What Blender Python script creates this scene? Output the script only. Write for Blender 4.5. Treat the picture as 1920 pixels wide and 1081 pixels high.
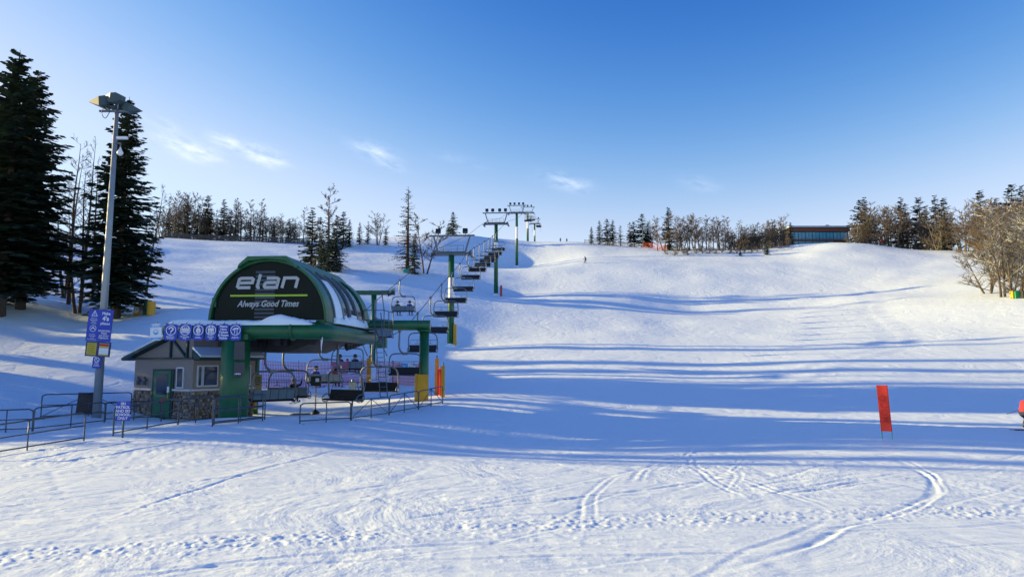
import bpy, bmesh, math, random
import numpy as np
from mathutils import Vector, Matrix
R = math.radians
scene = bpy.context.scene
COL = scene.collection
for o in list(bpy.data.objects): bpy.data.objects.remove(o)

# ------------------------------------------------------------------ camera
CAMH, PITCH, F = 3.0, R(6.15), 1300.0            # F: focal length in pixels of a 1920 wide picture
cam = bpy.data.objects.new('camera', bpy.data.cameras.new('camera'))
COL.objects.link(cam)
cam.location = (0, 0, CAMH); cam.rotation_euler = (R(90) + PITCH, 0, 0)
cam.data.sensor_width = 36; cam.data.lens = F / 1920 * 36
cam.data.clip_start = 0.1; cam.data.clip_end = 6000
scene.camera = cam

# ------------------------------------------------------------------ sky, sun, exposure
SUN_EL, SUN_AZ = R(13), R(12)                     # azimuth measured beyond the left (-x) direction
sun_dir = Vector((-math.cos(SUN_AZ) * math.cos(SUN_EL), math.sin(SUN_AZ) * math.cos(SUN_EL), math.sin(SUN_EL)))
sl = bpy.data.lights.new('sun', 'SUN'); sl.energy = 4.3; sl.angle = R(0.55); sl.color = (1.0, 0.76, 0.32)
sun = bpy.data.objects.new('sun', sl); COL.objects.link(sun)
sun.rotation_euler = sun_dir.to_track_quat('Z', 'Y').to_euler(); sun.location = (-60, 10, 60)
SKYC = [(1.43, 3.3, 4.0, 2.4), (2.49, 4.3, 2.6, 3.2), (3.75, 5.8, 1.45, 4.6)]
world = bpy.data.worlds.new('World'); scene.world = world; world.use_nodes = True
wn = world.node_tree; wn.nodes.clear()
def wnode(t, **k):
    n = wn.nodes.new(t)
    for a, b in k.items(): setattr(n, a, b)
    return n
def wl(a, b): wn.links.new(a, b)
sky = wnode('ShaderNodeTexSky', sky_type='NISHITA', sun_disc=False, sun_elevation=SUN_EL,
            sun_rotation=math.atan2(sun_dir.x, sun_dir.y), altitude=600, air_density=1.0, dust_density=0.3, ozone_density=2.5)
def wm(op, a, b=None):
    n = wnode('ShaderNodeMath', operation=op)
    for i, v in enumerate((a, b)):
        if v is None: continue
        if isinstance(v, (int, float)): n.inputs[i].default_value = v
        else: wl(v, n.inputs[i])
    return n.outputs[0]
# the photograph's colour grade of a clear winter sky: the Nishita sky with more contrast per channel (deep overhead, pale low down)
ssep = wnode('ShaderNodeSeparateColor'); wl(sky.outputs[0], ssep.inputs[0]); scmb = wnode('ShaderNodeCombineColor')
for i, (ref, top, g_, lim) in enumerate(SKYC):
    raw = wm('MULTIPLY', wm('POWER', wm('DIVIDE', ssep.outputs[i], ref), g_), top / lim)
    wl(wm('MULTIPLY', wm('SUBTRACT', 1.0, wm('EXPONENT', wm('MULTIPLY', raw, -1.0))), lim), scmb.inputs[i])
# a few faint wisps of cloud, fixed in the sky by direction
tc = wnode('ShaderNodeTexCoord'); sep = wnode('ShaderNodeSeparateXYZ'); wl(tc.outputs['Generated'], sep.inputs[0])
az = wm('ARCTAN2', sep.outputs[0], sep.outputs[1]); el = wm('ARCSINE', sep.outputs[2])
cmask = None
for (ca, ce, ra, re, s) in [(-25.6, 15.9, 2.6, .9, 1), (-22.4, 16.6, 2.2, .7, .8), (-20.0, 15.9, 2.0, .9, .9), (-27.5, 17.4, 1.6, .5, .5),
                            (-11.6, 17.0, 2.3, .8, .75), (-10.3, 16.0, 1.4, .5, .6), (4.6, 14.8, 2.6, .8, .6), (15.5, 14.2, 2.0, .7, .3), (-4.5, 16.6, 2.5, .5, .2)]:
    da = wm('DIVIDE', wm('SUBTRACT', az, R(ca)), R(ra * .72)); de = wm('DIVIDE', wm('ADD', wm('SUBTRACT', el, R(ce)), wm('MULTIPLY', wm('SUBTRACT', az, R(ca)), .22)), R(re * .72))
    g = wm('MULTIPLY', wm('EXPONENT', wm('MULTIPLY', wm('ADD', wm('MULTIPLY', da, da), wm('MULTIPLY', de, de)), -1.0)), s)
    cmask = g if cmask is None else wm('ADD', cmask, g)
cv = wnode('ShaderNodeCombineXYZ'); wl(wm('MULTIPLY', az, 30), cv.inputs[0]); wl(wm('ADD', wm('MULTIPLY', el, 75), wm('MULTIPLY', az, 14)), cv.inputs[1])
cn = wnode('ShaderNodeTexNoise'); cn.inputs['Scale'].default_value = 1.0; cn.inputs['Detail'].default_value = 6; cn.inputs['Roughness'].default_value = .62
wl(cv.outputs[0], cn.inputs['Vector'])
cr = wnode('ShaderNodeMapRange'); cr.inputs['From Min'].default_value = .38; cr.inputs['From Max'].default_value = .75; wl(cn.outputs[0], cr.inputs[0])
cfac = wm('MULTIPLY', wm('MULTIPLY', cmask, cr.outputs[0]), .42)
cmix = wnode('ShaderNodeMix', data_type='RGBA'); wl(cfac, cmix.inputs['Factor']); wl(scmb.outputs[0], cmix.inputs['A']); cmix.inputs['B'].default_value = (7.2, 7.0, 7.0, 1)
bg = wnode('ShaderNodeBackground'); bg.inputs['Strength'].default_value = 0.12; wl(cmix.outputs['Result'], bg.inputs['Color'])
wo = wnode('ShaderNodeOutputWorld'); wl(bg.outputs[0], wo.inputs[0])
vs = scene.view_settings; vs.view_transform = 'Standard'; vs.look = 'None'; vs.gamma = 1.0; vs.exposure = 1.27; vs.use_curve_mapping = False
scene.render.engine = 'CYCLES'

# ------------------------------------------------------------------ helpers
def P(px, py, d):
    """the point at depth y = d seen at pixel (px, py) of the 1920 x 1081 photograph"""
    a, b = (px - 960) / F, (540.5 - py) / F
    y = math.cos(PITCH) - b * math.sin(PITCH); z = math.sin(PITCH) + b * math.cos(PITCH)
    return Vector((a / y * d, d, CAMH + z / y * d))

def nodes_of(m):
    m.use_nodes = True
    return m.node_tree, m.node_tree.nodes['Principled BSDF']
MATS = {}
def mat(name, col, rough=.6, metal=0.0, var=.12, scale=6.0, bump=0.0, spec=.5, trans=0, emit=None, coat=0):
    if name in MATS: return MATS[name]
    m = bpy.data.materials.new(name); nt, b = nodes_of(m)
    b.inputs['Roughness'].default_value = rough; b.inputs['Metallic'].default_value = metal
    b.inputs['Specular IOR Level'].default_value = spec; b.inputs['Coat Weight'].default_value = coat
    tcn = nt.nodes.new('ShaderNodeTexCoord')
    n = nt.nodes.new('ShaderNodeTexNoise'); n.inputs['Scale'].default_value = scale; n.inputs['Detail'].default_value = 5
    nt.links.new(tcn.outputs['Object'], n.inputs['Vector'])
    mx = nt.nodes.new('ShaderNodeMix'); mx.data_type = 'RGBA'
    mx.inputs['A'].default_value = (*[c * (1 - var) for c in col], 1); mx.inputs['B'].default_value = (*[min(1, c * (1 + var)) for c in col], 1)
    nt.links.new(n.outputs[0], mx.inputs['Factor']); nt.links.new(mx.outputs['Result'], b.inputs['Base Color'])
    if bump:
        bp = nt.nodes.new('ShaderNodeBump'); bp.inputs['Strength'].default_value = bump; bp.inputs['Distance'].default_value = .02
        nt.links.new(n.outputs[0], bp.inputs['Height']); nt.links.new(bp.outputs[0], b.inputs['Normal'])
    if emit: b.inputs['Emission Color'].default_value = (*emit[0], 1); b.inputs['Emission Strength'].default_value = emit[1]
    MATS[name] = m
    return m

class MB:
    def __init__(s): s.v = []; s.f = []; s.mi = []; s.sm = []
    def add(s, v, f, mi=0, smooth=False):
        o = len(s.v); s.v += [tuple(p) for p in v]; s.f += [tuple(i + o for i in q) for q in f]
        s.mi += [mi] * len(f); s.sm += [smooth] * len(f); return s
    def box(s, c, size, rot=None, mi=0, taper=1.0):
        hx, hy, hz = size[0] / 2, size[1] / 2, size[2] / 2
        pts = [Vector((x * (taper if z > 0 else 1), y * (taper if z > 0 else 1), z)) for z in (-hz, hz) for x, y in ((-hx, -hy), (hx, -hy), (hx, hy), (-hx, hy))]
        if rot is not None: pts = [rot @ p for p in pts]
        c = Vector(c)
        return s.add([p + c for p in pts], [(3, 2, 1, 0), (4, 5, 6, 7), (0, 1, 5, 4), (1, 2, 6, 5), (2, 3, 7, 6), (3, 0, 4, 7)], mi)
    def bar(s, a, b, w, h=None, mi=0, up=(0, 0, 1)):
        """a rectangular bar from a to b"""
        a, b = Vector(a), Vector(b); h = h or w; t = (b - a); L = t.length
        if L < 1e-6: return s
        t /= L; u = Vector(up)
        if abs(t.dot(u)) > .98: u = Vector((0, 1, 0))
        x = t.cross(u).normalized(); z = x.cross(t)
        m = Matrix((x, t, z)).transposed()
        return s.box((a + b) / 2, (w, L, h), m, mi)
    def tube(s, pts, r, n=8, mi=0, caps=True, closed=False):
        pts = [Vector(p) for p in pts]; N = len(pts)
        rs = r if isinstance(r, (list, tuple)) else [r] * N
        v = []; ref = None
        for i, p in enumerate(pts):
            if closed: t = (pts[(i + 1) % N] - pts[i - 1])
            else: t = pts[min(i + 1, N - 1)] - pts[max(i - 1, 0)]
            t = t.normalized() if t.length > 1e-9 else Vector((0, 0, 1))
            if ref is None: ref = Vector((0, 0, 1)) if abs(t.z) < .9 else Vector((0, 1, 0))
            x = t.cross(ref)
            if x.length < 1e-4: x = t.orthogonal()
            x.normalize(); y = t.cross(x); ref = -y if False else ref
            for k in range(n):
                a = 2 * math.pi * k / n
                v.append(p + (x * math.cos(a) + y * math.sin(a)) * rs[i])
        f = []
        for i in range(N if closed else N - 1):
            j = (i + 1) % N
            for k in range(n): f.append((i * n + k, j * n + k, j * n + (k + 1) % n, i * n + (k + 1) % n))
        s.add(v, f, mi, n > 4)
        if caps and not closed:
            o = len(s.v) - len(v)
            s.f += [tuple(o + k for k in range(n)), tuple(o + (N - 1) * n + k for k in reversed(range(n)))]; s.mi += [mi, mi]; s.sm += [False, False]
        return s
    def prism(s, poly, y0, y1, plane='xz', mi=0):
        """closed 2D outline extruded between y0 and y1"""
        n = len(poly)
        mk = {'xz': lambda p, y: (p[0], y, p[1]), 'xy': lambda p, y: (p[0], p[1], y), 'yz': lambda p, y: (y, p[0], p[1])}[plane]
        v = [mk(p, y0) for p in poly] + [mk(p, y1) for p in poly]
        f = [tuple(range(n)), tuple(reversed(range(n, 2 * n)))] + [(i, n + i, n + (i + 1) % n, (i + 1) % n) for i in range(n)]
        return s.add(v, f, mi)
    def lathe(s, prof, c=(0, 0, 0), n=16, mi=0, axis='z', smooth=True):
        v = []; c = Vector(c)
        for r, z in prof:
            for k in range(n):
                a = 2 * math.pi * k / n; x, y = r * math.cos(a), r * math.sin(a)
                v.append(c + Vector({'z': (x, y, z), 'y': (x, z, y), 'x': (z, x, y)}[axis]))
        f = [(i * n + k, i * n + (k + 1) % n, (i + 1) * n + (k + 1) % n, (i + 1) * n + k) for i in range(len(prof) - 1) for k in range(n)]
        s.add(v, f, mi, smooth)
        return s
    def ribbon(s, pts, w, y=0.0, mi=0, th=.006):
        """flat mitred stroke in the xz plane facing -y"""
        pts = [Vector((p[0], p[1])) for p in pts]; N = len(pts); L = []; Rr = []
        for i, p in enumerate(pts):
            d0 = (p - pts[i - 1]).normalized() if i else None; d1 = (pts[i + 1] - p).normalized() if i < N - 1 else None
            d0 = d0 or d1; d1 = d1 or d0
            t = (d0 + d1); t = t.normalized() if t.length > 1e-5 else d0
            nn = Vector((-t.y, t.x)); k = min(1.8, 1 / max(.35, nn.dot(Vector((-d1.y, d1.x)))))
            L.append(p + nn * w / 2 * k); Rr.append(p - nn * w / 2 * k)
        for i in range(N - 1):
            q = [L[i], L[i + 1], Rr[i + 1], Rr[i]]
            v = [(a.x, y, a.y) for a in q] + [(a.x, y - th, a.y) for a in q]
            s.add(v, [(0, 1, 2, 3), (7, 6, 5, 4), (0, 4, 5, 1), (1, 5, 6, 2), (2, 6, 7, 3), (3, 7, 4, 0)], mi)
        return s
    def mesh(s, name, mats):
        me = bpy.data.meshes.new(name); me.from_pydata(s.v, [], s.f)
        for m in (mats if isinstance(mats, (list, tuple)) else [mats]): me.materials.append(m)
        me.polygons.foreach_set('material_index', s.mi); me.polygons.foreach_set('use_smooth', s.sm); me.update()
        return me
    def build(s, name, mats, parent=None, **k): return obj(name, s.mesh(name, mats), parent, **k)

def obj(name, data, parent=None, loc=None, rotz=None, label=None, cat=None, group=None, kind=None):
    o = bpy.data.objects.new(name, data); COL.objects.link(o)
    if parent is not None: o.parent = parent
    if loc is not None: o.location = loc
    if rotz is not None: o.rotation_euler = (0, 0, rotz)
    return tag(o, label, cat, group, kind)
def tag(o, label=None, cat=None, group=None, kind=None):
    for k, v in (('label', label), ('category', cat), ('group', group), ('kind', kind)):
        if v: o[k] = v
    return o
def thing(name, label, cat, loc=(0, 0, 0), rotz=0, group=None): return obj(name, None, None, loc, rotz, label, cat, group)
def dup(root, loc, rotz=None, label=None, group=None, scale=None):
    kids = {}
    for o in bpy.data.objects:
        if o.parent: kids.setdefault(o.parent, []).append(o)
    def cp(o, par):
        c = o.copy(); COL.objects.link(c)
        if par is not None: c.parent = par
        for ch in kids.get(o, []): cp(ch, c)
        return c
    r = cp(root, None); r.location = loc
    if rotz is not None: r.rotation_euler = (0, 0, rotz)
    if scale is not None: r.scale = scale if hasattr(scale, '__len__') else (scale,) * 3
    if label: r['label'] = label
    if group: r['group'] = group
    return r
def text_mesh(txt, size, bold=0.0, shear=0.0, xs=1.0, align='CENTER', th=.004):
    cu = bpy.data.curves.new('lettering', 'FONT'); cu.body = txt; cu.size = size; cu.align_x = align; cu.align_y = 'CENTER'
    cu.offset = bold; cu.shear = shear; cu.extrude = th; cu.resolution_u = 3; cu.space_line = .95
    o = bpy.data.objects.new('lettering', cu); COL.objects.link(o)
    bpy.context.view_layer.update()
    me = bpy.data.meshes.new_from_object(o.evaluated_get(bpy.context.evaluated_depsgraph_get()))
    bpy.data.objects.remove(o); bpy.data.curves.remove(cu)
    me.transform(Matrix.Rotation(R(90), 4, 'X') @ Matrix.Diagonal((xs, 1, 1, 1)))
    return me
def lettering(parent, txt, x, z, size, m, y=-.012, **k):
    """raised letters on a face that looks towards -y in the parent's frame"""
    me = text_mesh(txt, size, **k); me.materials.clear(); me.materials.append(m)
    o = obj('lettering', me, parent); o.location = (x, y, z); return o
def fine_print(parent, x, z, w, n, step, m, y=-.016, vertical=False):
    """lines of print too small to read in the photograph"""
    g_ = random.Random(n * 7 + int(w * 100)); b = MB()
    for k in range(n):
        ww = w * g_.uniform(.65, 1.0); zz = z + (n - 1) * step / 2 - k * step; xx = x - ww / 2
        while xx < x + ww / 2 - .01:
            l = min(g_.uniform(.03, .09), x + ww / 2 - xx); b.box((xx + l / 2, y, zz) if not vertical else (x + zz - z, y, z + xx + l / 2 - x), (l, .006, step * .5) if not vertical else (step * .5, .006, l)); xx += l + .02
    return b.build('fine_print', m, parent, kind='stuff')
_o1 = ['first', 'second', 'third', 'fourth', 'fifth', 'sixth', 'seventh', 'eighth', 'ninth']
ORD = _o1 + ['tenth', 'eleventh', 'twelfth', 'thirteenth', 'fourteenth', 'fifteenth', 'sixteenth', 'seventeenth', 'eighteenth', 'nineteenth']
for _t, _e in (('twenty', 'twentieth'), ('thirty', 'thirtieth'), ('forty', 'fortieth'), ('fifty', 'fiftieth')): ORD += [_e] + [_t + '-' + w for w in _o1]

# ------------------------------------------------------------------ terrain
LX = lambda y: -14.3 + .0745 * y                  # the lift line in plan
def lat(h):                                       # repeatable lattice hash -> 0..1
    h = (h ^ (h >> 13)) * 1274126177 & 0xffffffff
    return ((h ^ (h >> 16)) & 0xffff) / 65535.0
def vnoise(x, y, seed=0):
    xi, yi = np.floor(x).astype(np.int64), np.floor(y).astype(np.int64); fx, fy = x - xi, y - yi
    fx = fx * fx * (3 - 2 * fx); fy = fy * fy * (3 - 2 * fy)
    h = lambda a, b: lat((a * 374761393 + b * 668265263 + seed * 974711) & 0xffffffff)
    return (h(xi, yi) * (1 - fx) + h(xi + 1, yi) * fx) * (1 - fy) + (h(xi, yi + 1) * (1 - fx) + h(xi + 1, yi + 1) * fx) * fy
def fbm(x, y, seed=0, o=4):
    r = 0; a = .5
    for i in range(o): r = r + a * (vnoise(x, y, seed + i) - .5); x = x * 2.03 + 7.1; y = y * 2.03 + 3.7; a *= .5
    return r
ctrl = [(-30, 8, 0), (0, 8, 0), (30, 8, 0), (-40, -60, 0), (40, -60, 0), (0, -60, 0), (0, 0, 0), (-15, 20, 0), (0, 20, 0), (18, 20, 0), (-26, 24, 0),
        (-13, 31.8, .12), (0, 30, .05), (15, 27.5, 0), (-5.2, 41, .45), (-11, 41, .5), (8, 40, .35), (24, 32, -.1), (-5, 52, 1.2), (-12, 52, 1.3), (-14, 66, 3.2),
        (-70, 0, 1), (-60, 25, 2.2), (-90, 50, 9), (-120, 80, 20), (-80, -60, 0), (80, -60, 0), (70, 10, 0), (120, 50, 5), (150, 100, 20), (-150, 140, 34)]
for y, z in ((88, 5.6), (146.5, 17.8), (212, 32.7), (278, 50.5), (346, 60.5)): ctrl.append((LX(y), y, z))
for q in [(180, 782, 34), (357, 778, 35.5), (100, 750, 38), (100, 690, 45), (100, 625, 55), (35, 592, 60), (245, 578, 62), (330, 604, 62), (330, 540, 90), (330, 485, 145),
          (320, 448, 220), (560, 453, 220), (480, 500, 140), (610, 507, 140), (775, 510, 150), (700, 457, 215), (870, 442, 240), (700, 560, 108),
          (1000, 455, 262), (1100, 458, 235), (1099, 493, 184), (1250, 470, 215), (1380, 483, 195), (1480, 472, 200), (1580, 459, 205), (1700, 467, 200), (1800, 469, 190),
          (1875, 553, 100), (1750, 540, 125), (1560, 556, 130), (1300, 577, 130), (1100, 560, 135), (1300, 640, 85), (1600, 612, 95), (1850, 622, 80), (1000, 645, 84),
          (1900, 700, 56), (1900, 745, 45), (1300, 722, 55), (1000, 722, 54), (1600, 692, 60), (1905, 806, 32), (1500, 500, 170), (1750, 490, 165)]: ctrl.append(tuple(P(*q)))
ctrl += [(-100, 290, 46), (60, 290, 46), (150, 290, 40), (-100, 420, 47), (0, 460, 58), (130, 420, 42), (250, 250, 40), (-260, 260, 45), (-300, 500, 45), (300, 500, 42), (0, 900, 45),
         (-900, 0, 20), (900, 0, 20), (-900, 900, 40), (900, 900, 40), (0, -900, 0), (900, -900, 0), (-900, -900, 0), (200, 20, 4), (-200, 20, 14)]
CT = np.array(ctrl, float)
def _phi(r2): return np.sqrt(r2 + 64.0)
_n = len(CT); _A = np.zeros((_n + 3, _n + 3))
_A[:_n, :_n] = -_phi(((CT[:, None, :2] - CT[None, :, :2]) ** 2).sum(-1)); _A[:_n, :_n] += np.eye(_n) * -.6
_A[:_n, _n] = 1; _A[:_n, _n + 1:] = CT[:, :2]; _A[_n:, :_n] = _A[:_n, _n:].T
_W = np.linalg.solve(_A, np.concatenate([CT[:, 2], [0, 0, 0]]))
def hgt(x, y):
    x = np.asarray(x, float); y = np.asarray(y, float); z = _W[_n] + _W[_n + 1] * x + _W[_n + 2] * y
    for i in range(_n): z = z - _W[i] * _phi((x - CT[i, 0]) ** 2 + (y - CT[i, 1]) ** 2)
    far = np.clip((y - 45) / 50, 0, 1)
    return z + far * (fbm(x / 22, y / 22, 5, 3) * 2.0) + 1.0 * np.exp(-((x - 97) ** 2 + (y - 200) ** 2) / 380.0)
def gz(x, y): return float(hgt(np.array([x]), np.array([y]))[0])
def G(px, py, dmin=8, dmax=300):
    """where the sight line through a pixel meets the snow"""
    ds = np.geomspace(dmin, dmax, 700); a = P(px, py, 1.0); zz = CAMH + (a.z - CAMH) * ds
    below = np.nonzero(hgt(a.x * ds, ds) >= zz)[0]
    d = ds[below[0]] if len(below) else dmax
    return Vector((a.x * d, d, gz(a.x * d, d)))
def at(px, d, dz=0): x = (px - 960) / F * d * (1 / math.cos(PITCH)) * math.cos(PITCH); return Vector((x, d, gz(x, d) + dz))

def snow_material():
    m = bpy.data.materials.new('snow'); nt, b = nodes_of(m)
    b.inputs['Base Color'].default_value = (.79, .90, .95, 1); b.inputs['Roughness'].default_value = .55; b.inputs['Specular IOR Level'].default_value = .25
    g = nt.nodes.new('ShaderNodeNewGeometry')
    def noise(scale, detail, dist=0, rough=.55, vec=(1, 1, 1)):
        mp = nt.nodes.new('ShaderNodeMapping'); mp.inputs['Scale'].default_value = vec; nt.links.new(g.outputs['Position'], mp.inputs[0])
        n = nt.nodes.new('ShaderNodeTexNoise'); n.inputs['Scale'].default_value = scale; n.inputs['Detail'].default_value = detail
        n.inputs['Distortion'].default_value = dist; n.inputs['Roughness'].default_value = rough; nt.links.new(mp.outputs[0], n.inputs['Vector']); return n.outputs[0]
    def bump(h, st, dist, prev=None):
        n = nt.nodes.new('ShaderNodeBump'); n.inputs['Strength'].default_value = st; n.inputs['Distance'].default_value = dist; nt.links.new(h, n.inputs['Height'])
        if prev: nt.links.new(prev, n.inputs['Normal'])
        return n.outputs[0]
    b1 = bump(noise(.22, 5, 2.6, .6), .55, .20)            # scraped and carved patches, seen from far
    b2 = bump(noise(1.3, 4, 2.2, .55), .5, .014, b1)         # turns
    wv = nt.nodes.new('ShaderNodeTexWave'); wv.inputs['Scale'].default_value = .16; wv.inputs['Distortion'].default_value = 14; wv.inputs['Detail'].default_value = 3; wv.inputs['Detail Scale'].default_value = .7
    nt.links.new(g.outputs['Position'], wv.inputs['Vector']); pw = nt.nodes.new('ShaderNodeMath'); pw.operation = 'POWER'; pw.inputs[1].default_value = 9; nt.links.new(wv.outputs['Fac'], pw.inputs[0])
    wv2 = nt.nodes.new('ShaderNodeTexWave'); wv2.bands_direction = 'DIAGONAL'; wv2.inputs['Scale'].default_value = .23; wv2.inputs['Distortion'].default_value = 17; wv2.inputs['Detail'].default_value = 2; wv2.inputs['Detail Scale'].default_value = .5
    nt.links.new(g.outputs['Position'], wv2.inputs['Vector']); pw2 = nt.nodes.new('ShaderNodeMath'); pw2.operation = 'POWER'; pw2.inputs[1].default_value = 12; nt.links.new(wv2.outputs['Fac'], pw2.inputs[0])
    b2 = bump(pw.outputs[0], .4, -.016, b2); b2 = bump(pw2.outputs[0], .4, -.016, b2)      # carved ski lines
    b3 = bump(noise(20, 5, .3, .7), .6, .013, b2)           # crumbs
    b4 = bump(noise(60, 2), .35, .004, b3)
    nt.links.new(b4, b.inputs['Normal'])
    return m
SNOW = snow_material()
SNOWCAP = mat('lying_snow', (.79, .90, .95), .6, 0, .03, 5, .6)

def build_ground():
    rng = random.Random(4)
    ys = [-900, -500, -250, -120, -60, -30, -15, -6, -1, 2, 4, 5.5]
    y = 6.5
    while y < 420: ys.append(y); y += max(.03, .00030 * y * y if y < 60 else 1.08 + (y - 60) * .012)
    ys += [440, 480, 540, 640, 800, 1000, 1300, 1700, 2200]
    ys = np.array(ys); U = np.linspace(-1, 1, 901)
    ext = np.array([1.04, 1.1, 1.2, 1.35, 1.6, 2, 2.6, 3.5, 5, 8, 13, 22, 40])
    U = np.concatenate([-ext[::-1], U, ext])
    half = .80 * np.maximum(ys, 9) + 3.5; half = np.minimum(half, 260 + 0 * ys)
    X = U[None, :] * half[:, None]; Y = np.repeat(ys[:, None], len(U), 1)
    X = np.clip(X, -2400, 2400)
    sh = X.shape; x = X.ravel(); yv = Y.ravel(); z = hgt(x, yv)
    near = np.clip(1 - (yv - 34) / 16, 0, 1) * (yv > 4)
    # --- fine relief: crumbs, drag marks running across, ski tracks
    wx = x + .6 * fbm(x * .5, yv * .5, 40, 2)
    streak = fbm(wx * .15, yv * 2.4 - .10 * x, 11, 4)                        # long shallow marks running right
    z = z + near * (.050 * streak + .020 * fbm(wx * .5, yv * 6.5 - .5 * x, 13, 3) + .010 * fbm(x * 1.1, yv * 1.9, 21, 3))
    rough = np.clip(fbm(x * .14, yv * .32, 31, 3) * 3 + .55, 0, 1)
    z = z + near * rough * .035 * np.maximum(0, fbm(x * 8, yv * 9, 51, 3) - .02)
    ii = np.nonzero((yv > 5) & (yv < 60) & (np.abs(x) < 50))[0]; xs, yy = x[ii], yv[ii]; dz = np.zeros(len(ii))
    def groove(dist, w, depth, rim=.5): # a groove with a raised edge
        q = dist / w
        return -.34 * depth * np.exp(-q * q) + .34 * depth * rim * np.exp(-((q - 1.8) / .7) ** 2)
    def arc(cx, cy, r, a0, a1, w=.10, depth=.04, gap=.0):
        dx, dy = xs - cx, yy - cy; rr = np.hypot(dx, dy); an = np.degrees(np.arctan2(dy, dx))
        an = (an - a0) % 360; span = (a1 - a0) % 360
        k = np.clip(np.minimum(an, span - an) / 4.0, 0, 1) * (an <= span)
        wob = .05 * np.sin(an * .9)
        s = np.sign(rr - r)
        v = groove((rr - r - wob) , w, depth)
        if gap: v = v + groove((rr - r - gap - wob), w, depth)
        return v * k
    def line(x0, y0, x1, y1, w=.1, depth=.04, curve=0.0):
        d = np.array([x1 - x0, y1 - y0]); L = np.hypot(*d); d /= L
        t = (xs - x0) * d[0] + (yy - y0) * d[1]; s = -(xs - x0) * d[1] + (yy - y0) * d[0] - curve * (t / L) * (1 - t / L) * 4
        return groove(s + .03 * np.sin(t * 2.3), w, depth) * np.clip(np.minimum(t, L - t) / .8, 0, 1)
    # the big carved turns right of centre
    for (px, py, qx, qy, c, w, dp) in [(1440, 820, 1180, 905, -1.2, .13, .06), (1455, 845, 1090, 1000, -2.2, .10, .05), (1640, 850, 1560, 985, 1.6, .14, .07), (1690, 870, 1500, 1000, 1.4, .12, .07),
                               (1580, 985, 1330, 1075, .2, .16, .09), (1380, 850, 1250, 925, .5, .12, .05), (1300, 900, 1000, 1000, -.5, .10, .05), (1920, 905, 1500, 985, .4, .1, .05),
                               (1730, 1005, 1915, 1079, .3, .2, .05), (1920, 850, 1560, 905, .5, .1, .05), (1100, 905, 700, 985, .2, .1, .04), (1180, 860, 820, 930, .3, .09, .04), (1240, 870, 800, 960, .3, .09, .04),
                               (900, 930, 200, 985, .3, .1, .04), (800, 880, 150, 915, .2, .1, .03), (390, 945, 215, 965, .05, .16, .08), (1060, 985, 600, 1060, .3, .1, .05), (1300, 1040, 900, 1075, .1, .1, .05),
                               (1250, 850, 1050, 900, .4, .08, .03), (1330, 870, 1330, 925, .6, .1, .04), (1290, 880, 1400, 925, .2, .08, .04)]:
        a, b = G(px, py), G(qx, qy); w *= .55; dp *= .55; dz += line(a.x, a.y, b.x, b.y, w, dp, c)
        if rng.random() < .6: dz += line(a.x + .3, a.y + .25, b.x + .3, b.y + .25, w * .8, dp * .8, c)
    for k in range(150):                                   # many shallow ski tracks swinging right
        r = rng.uniform(9, 40); x0 = rng.uniform(-24, 34); y0 = rng.uniform(9, 46)
        a0 = rng.uniform(60, 130) if rng.random() < .8 else rng.uniform(0, 360)
        dz += arc(x0, y0 - r, r, a0 - rng.uniform(8, 25), a0 + rng.uniform(8, 25), rng.uniform(.045, .08), rng.uniform(.02, .055), rng.choice([0, .22, .35]))
    for k in range(110):                                  # long shallow slide marks, nearly straight
        x0 = rng.uniform(-26, 24); y0 = rng.uniform(9, 30); L = rng.uniform(3, 14); an = R(rng.gauss(14, 9)); dz += line(x0, y0, x0 + L * math.cos(an), y0 + L * math.sin(an), rng.uniform(.035, .07), rng.uniform(.02, .06), rng.uniform(-.5, .5))
    a, b = G(-20, 1052), G(1935, 957)                      # crawler track: a band of broken clods
    d = np.array([b.x - a.x, b.y - a.y]); d /= np.hypot(*d)
    t = (xs - a.x) * d[0] + (yy - a.y) * d[1]; s = -(xs - a.x) * d[1] + (yy - a.y) * d[0] - .35 * np.sin(t * .13 + .5)
    band = np.exp(-(s / (.42 + .30 * vnoise(t * 1.7, t * 0 + 8, 12))) ** 4) * np.clip(.35 + 1.3 * vnoise(t * .5, s * .8 + 5, 19), 0, 1)
    cl = np.maximum(0, fbm(xs * 12, yy * 14, 77, 2) + .03) * (0.6 + .8 * vnoise(t * .9, s * 0 + 3, 9))
    dz = dz * (1 - .7 * band) + band * (.085 * cl - .010) + groove(np.abs(s) - .75, .06, .03)
    # flat scraped floe at the lower right
    fl = np.clip((xs - 2.5) / 1.5, 0, 1) * np.clip((11.9 - yy + .12 * (xs - 6)) / .5, 0, 1)
    z[ii] += dz * near[ii]
    zz = z[ii]; base = hgt(xs, yy); z[ii] = zz * (1 - .75 * fl) + (base - .01) * .75 * fl
    nr, nc = sh; idx = np.arange(nr * nc).reshape(sh)
    q = np.stack([idx[:-1, :-1], idx[:-1, 1:], idx[1:, 1:], idx[1:, :-1]], -1).reshape(-1, 4)
    me = bpy.data.meshes.new('snow_ground'); me.vertices.add(len(x)); me.vertices.foreach_set('co', np.stack([x, yv, z], 1).astype(np.float32).ravel())
    me.loops.add(q.size); me.loops.foreach_set('vertex_index', q.ravel().astype(np.int32))
    me.polygons.add(len(q)); me.polygons.foreach_set('loop_start', np.arange(0, q.size, 4, dtype=np.int32)); me.polygons.foreach_set('loop_total', np.full(len(q), 4, np.int32))
    me.polygons.foreach_set('use_smooth', np.ones(len(q), bool)); me.materials.append(SNOW); me.update(calc_edges=True); me.validate()
    obj('snow_ground', me, kind='structure')
build_ground()

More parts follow.
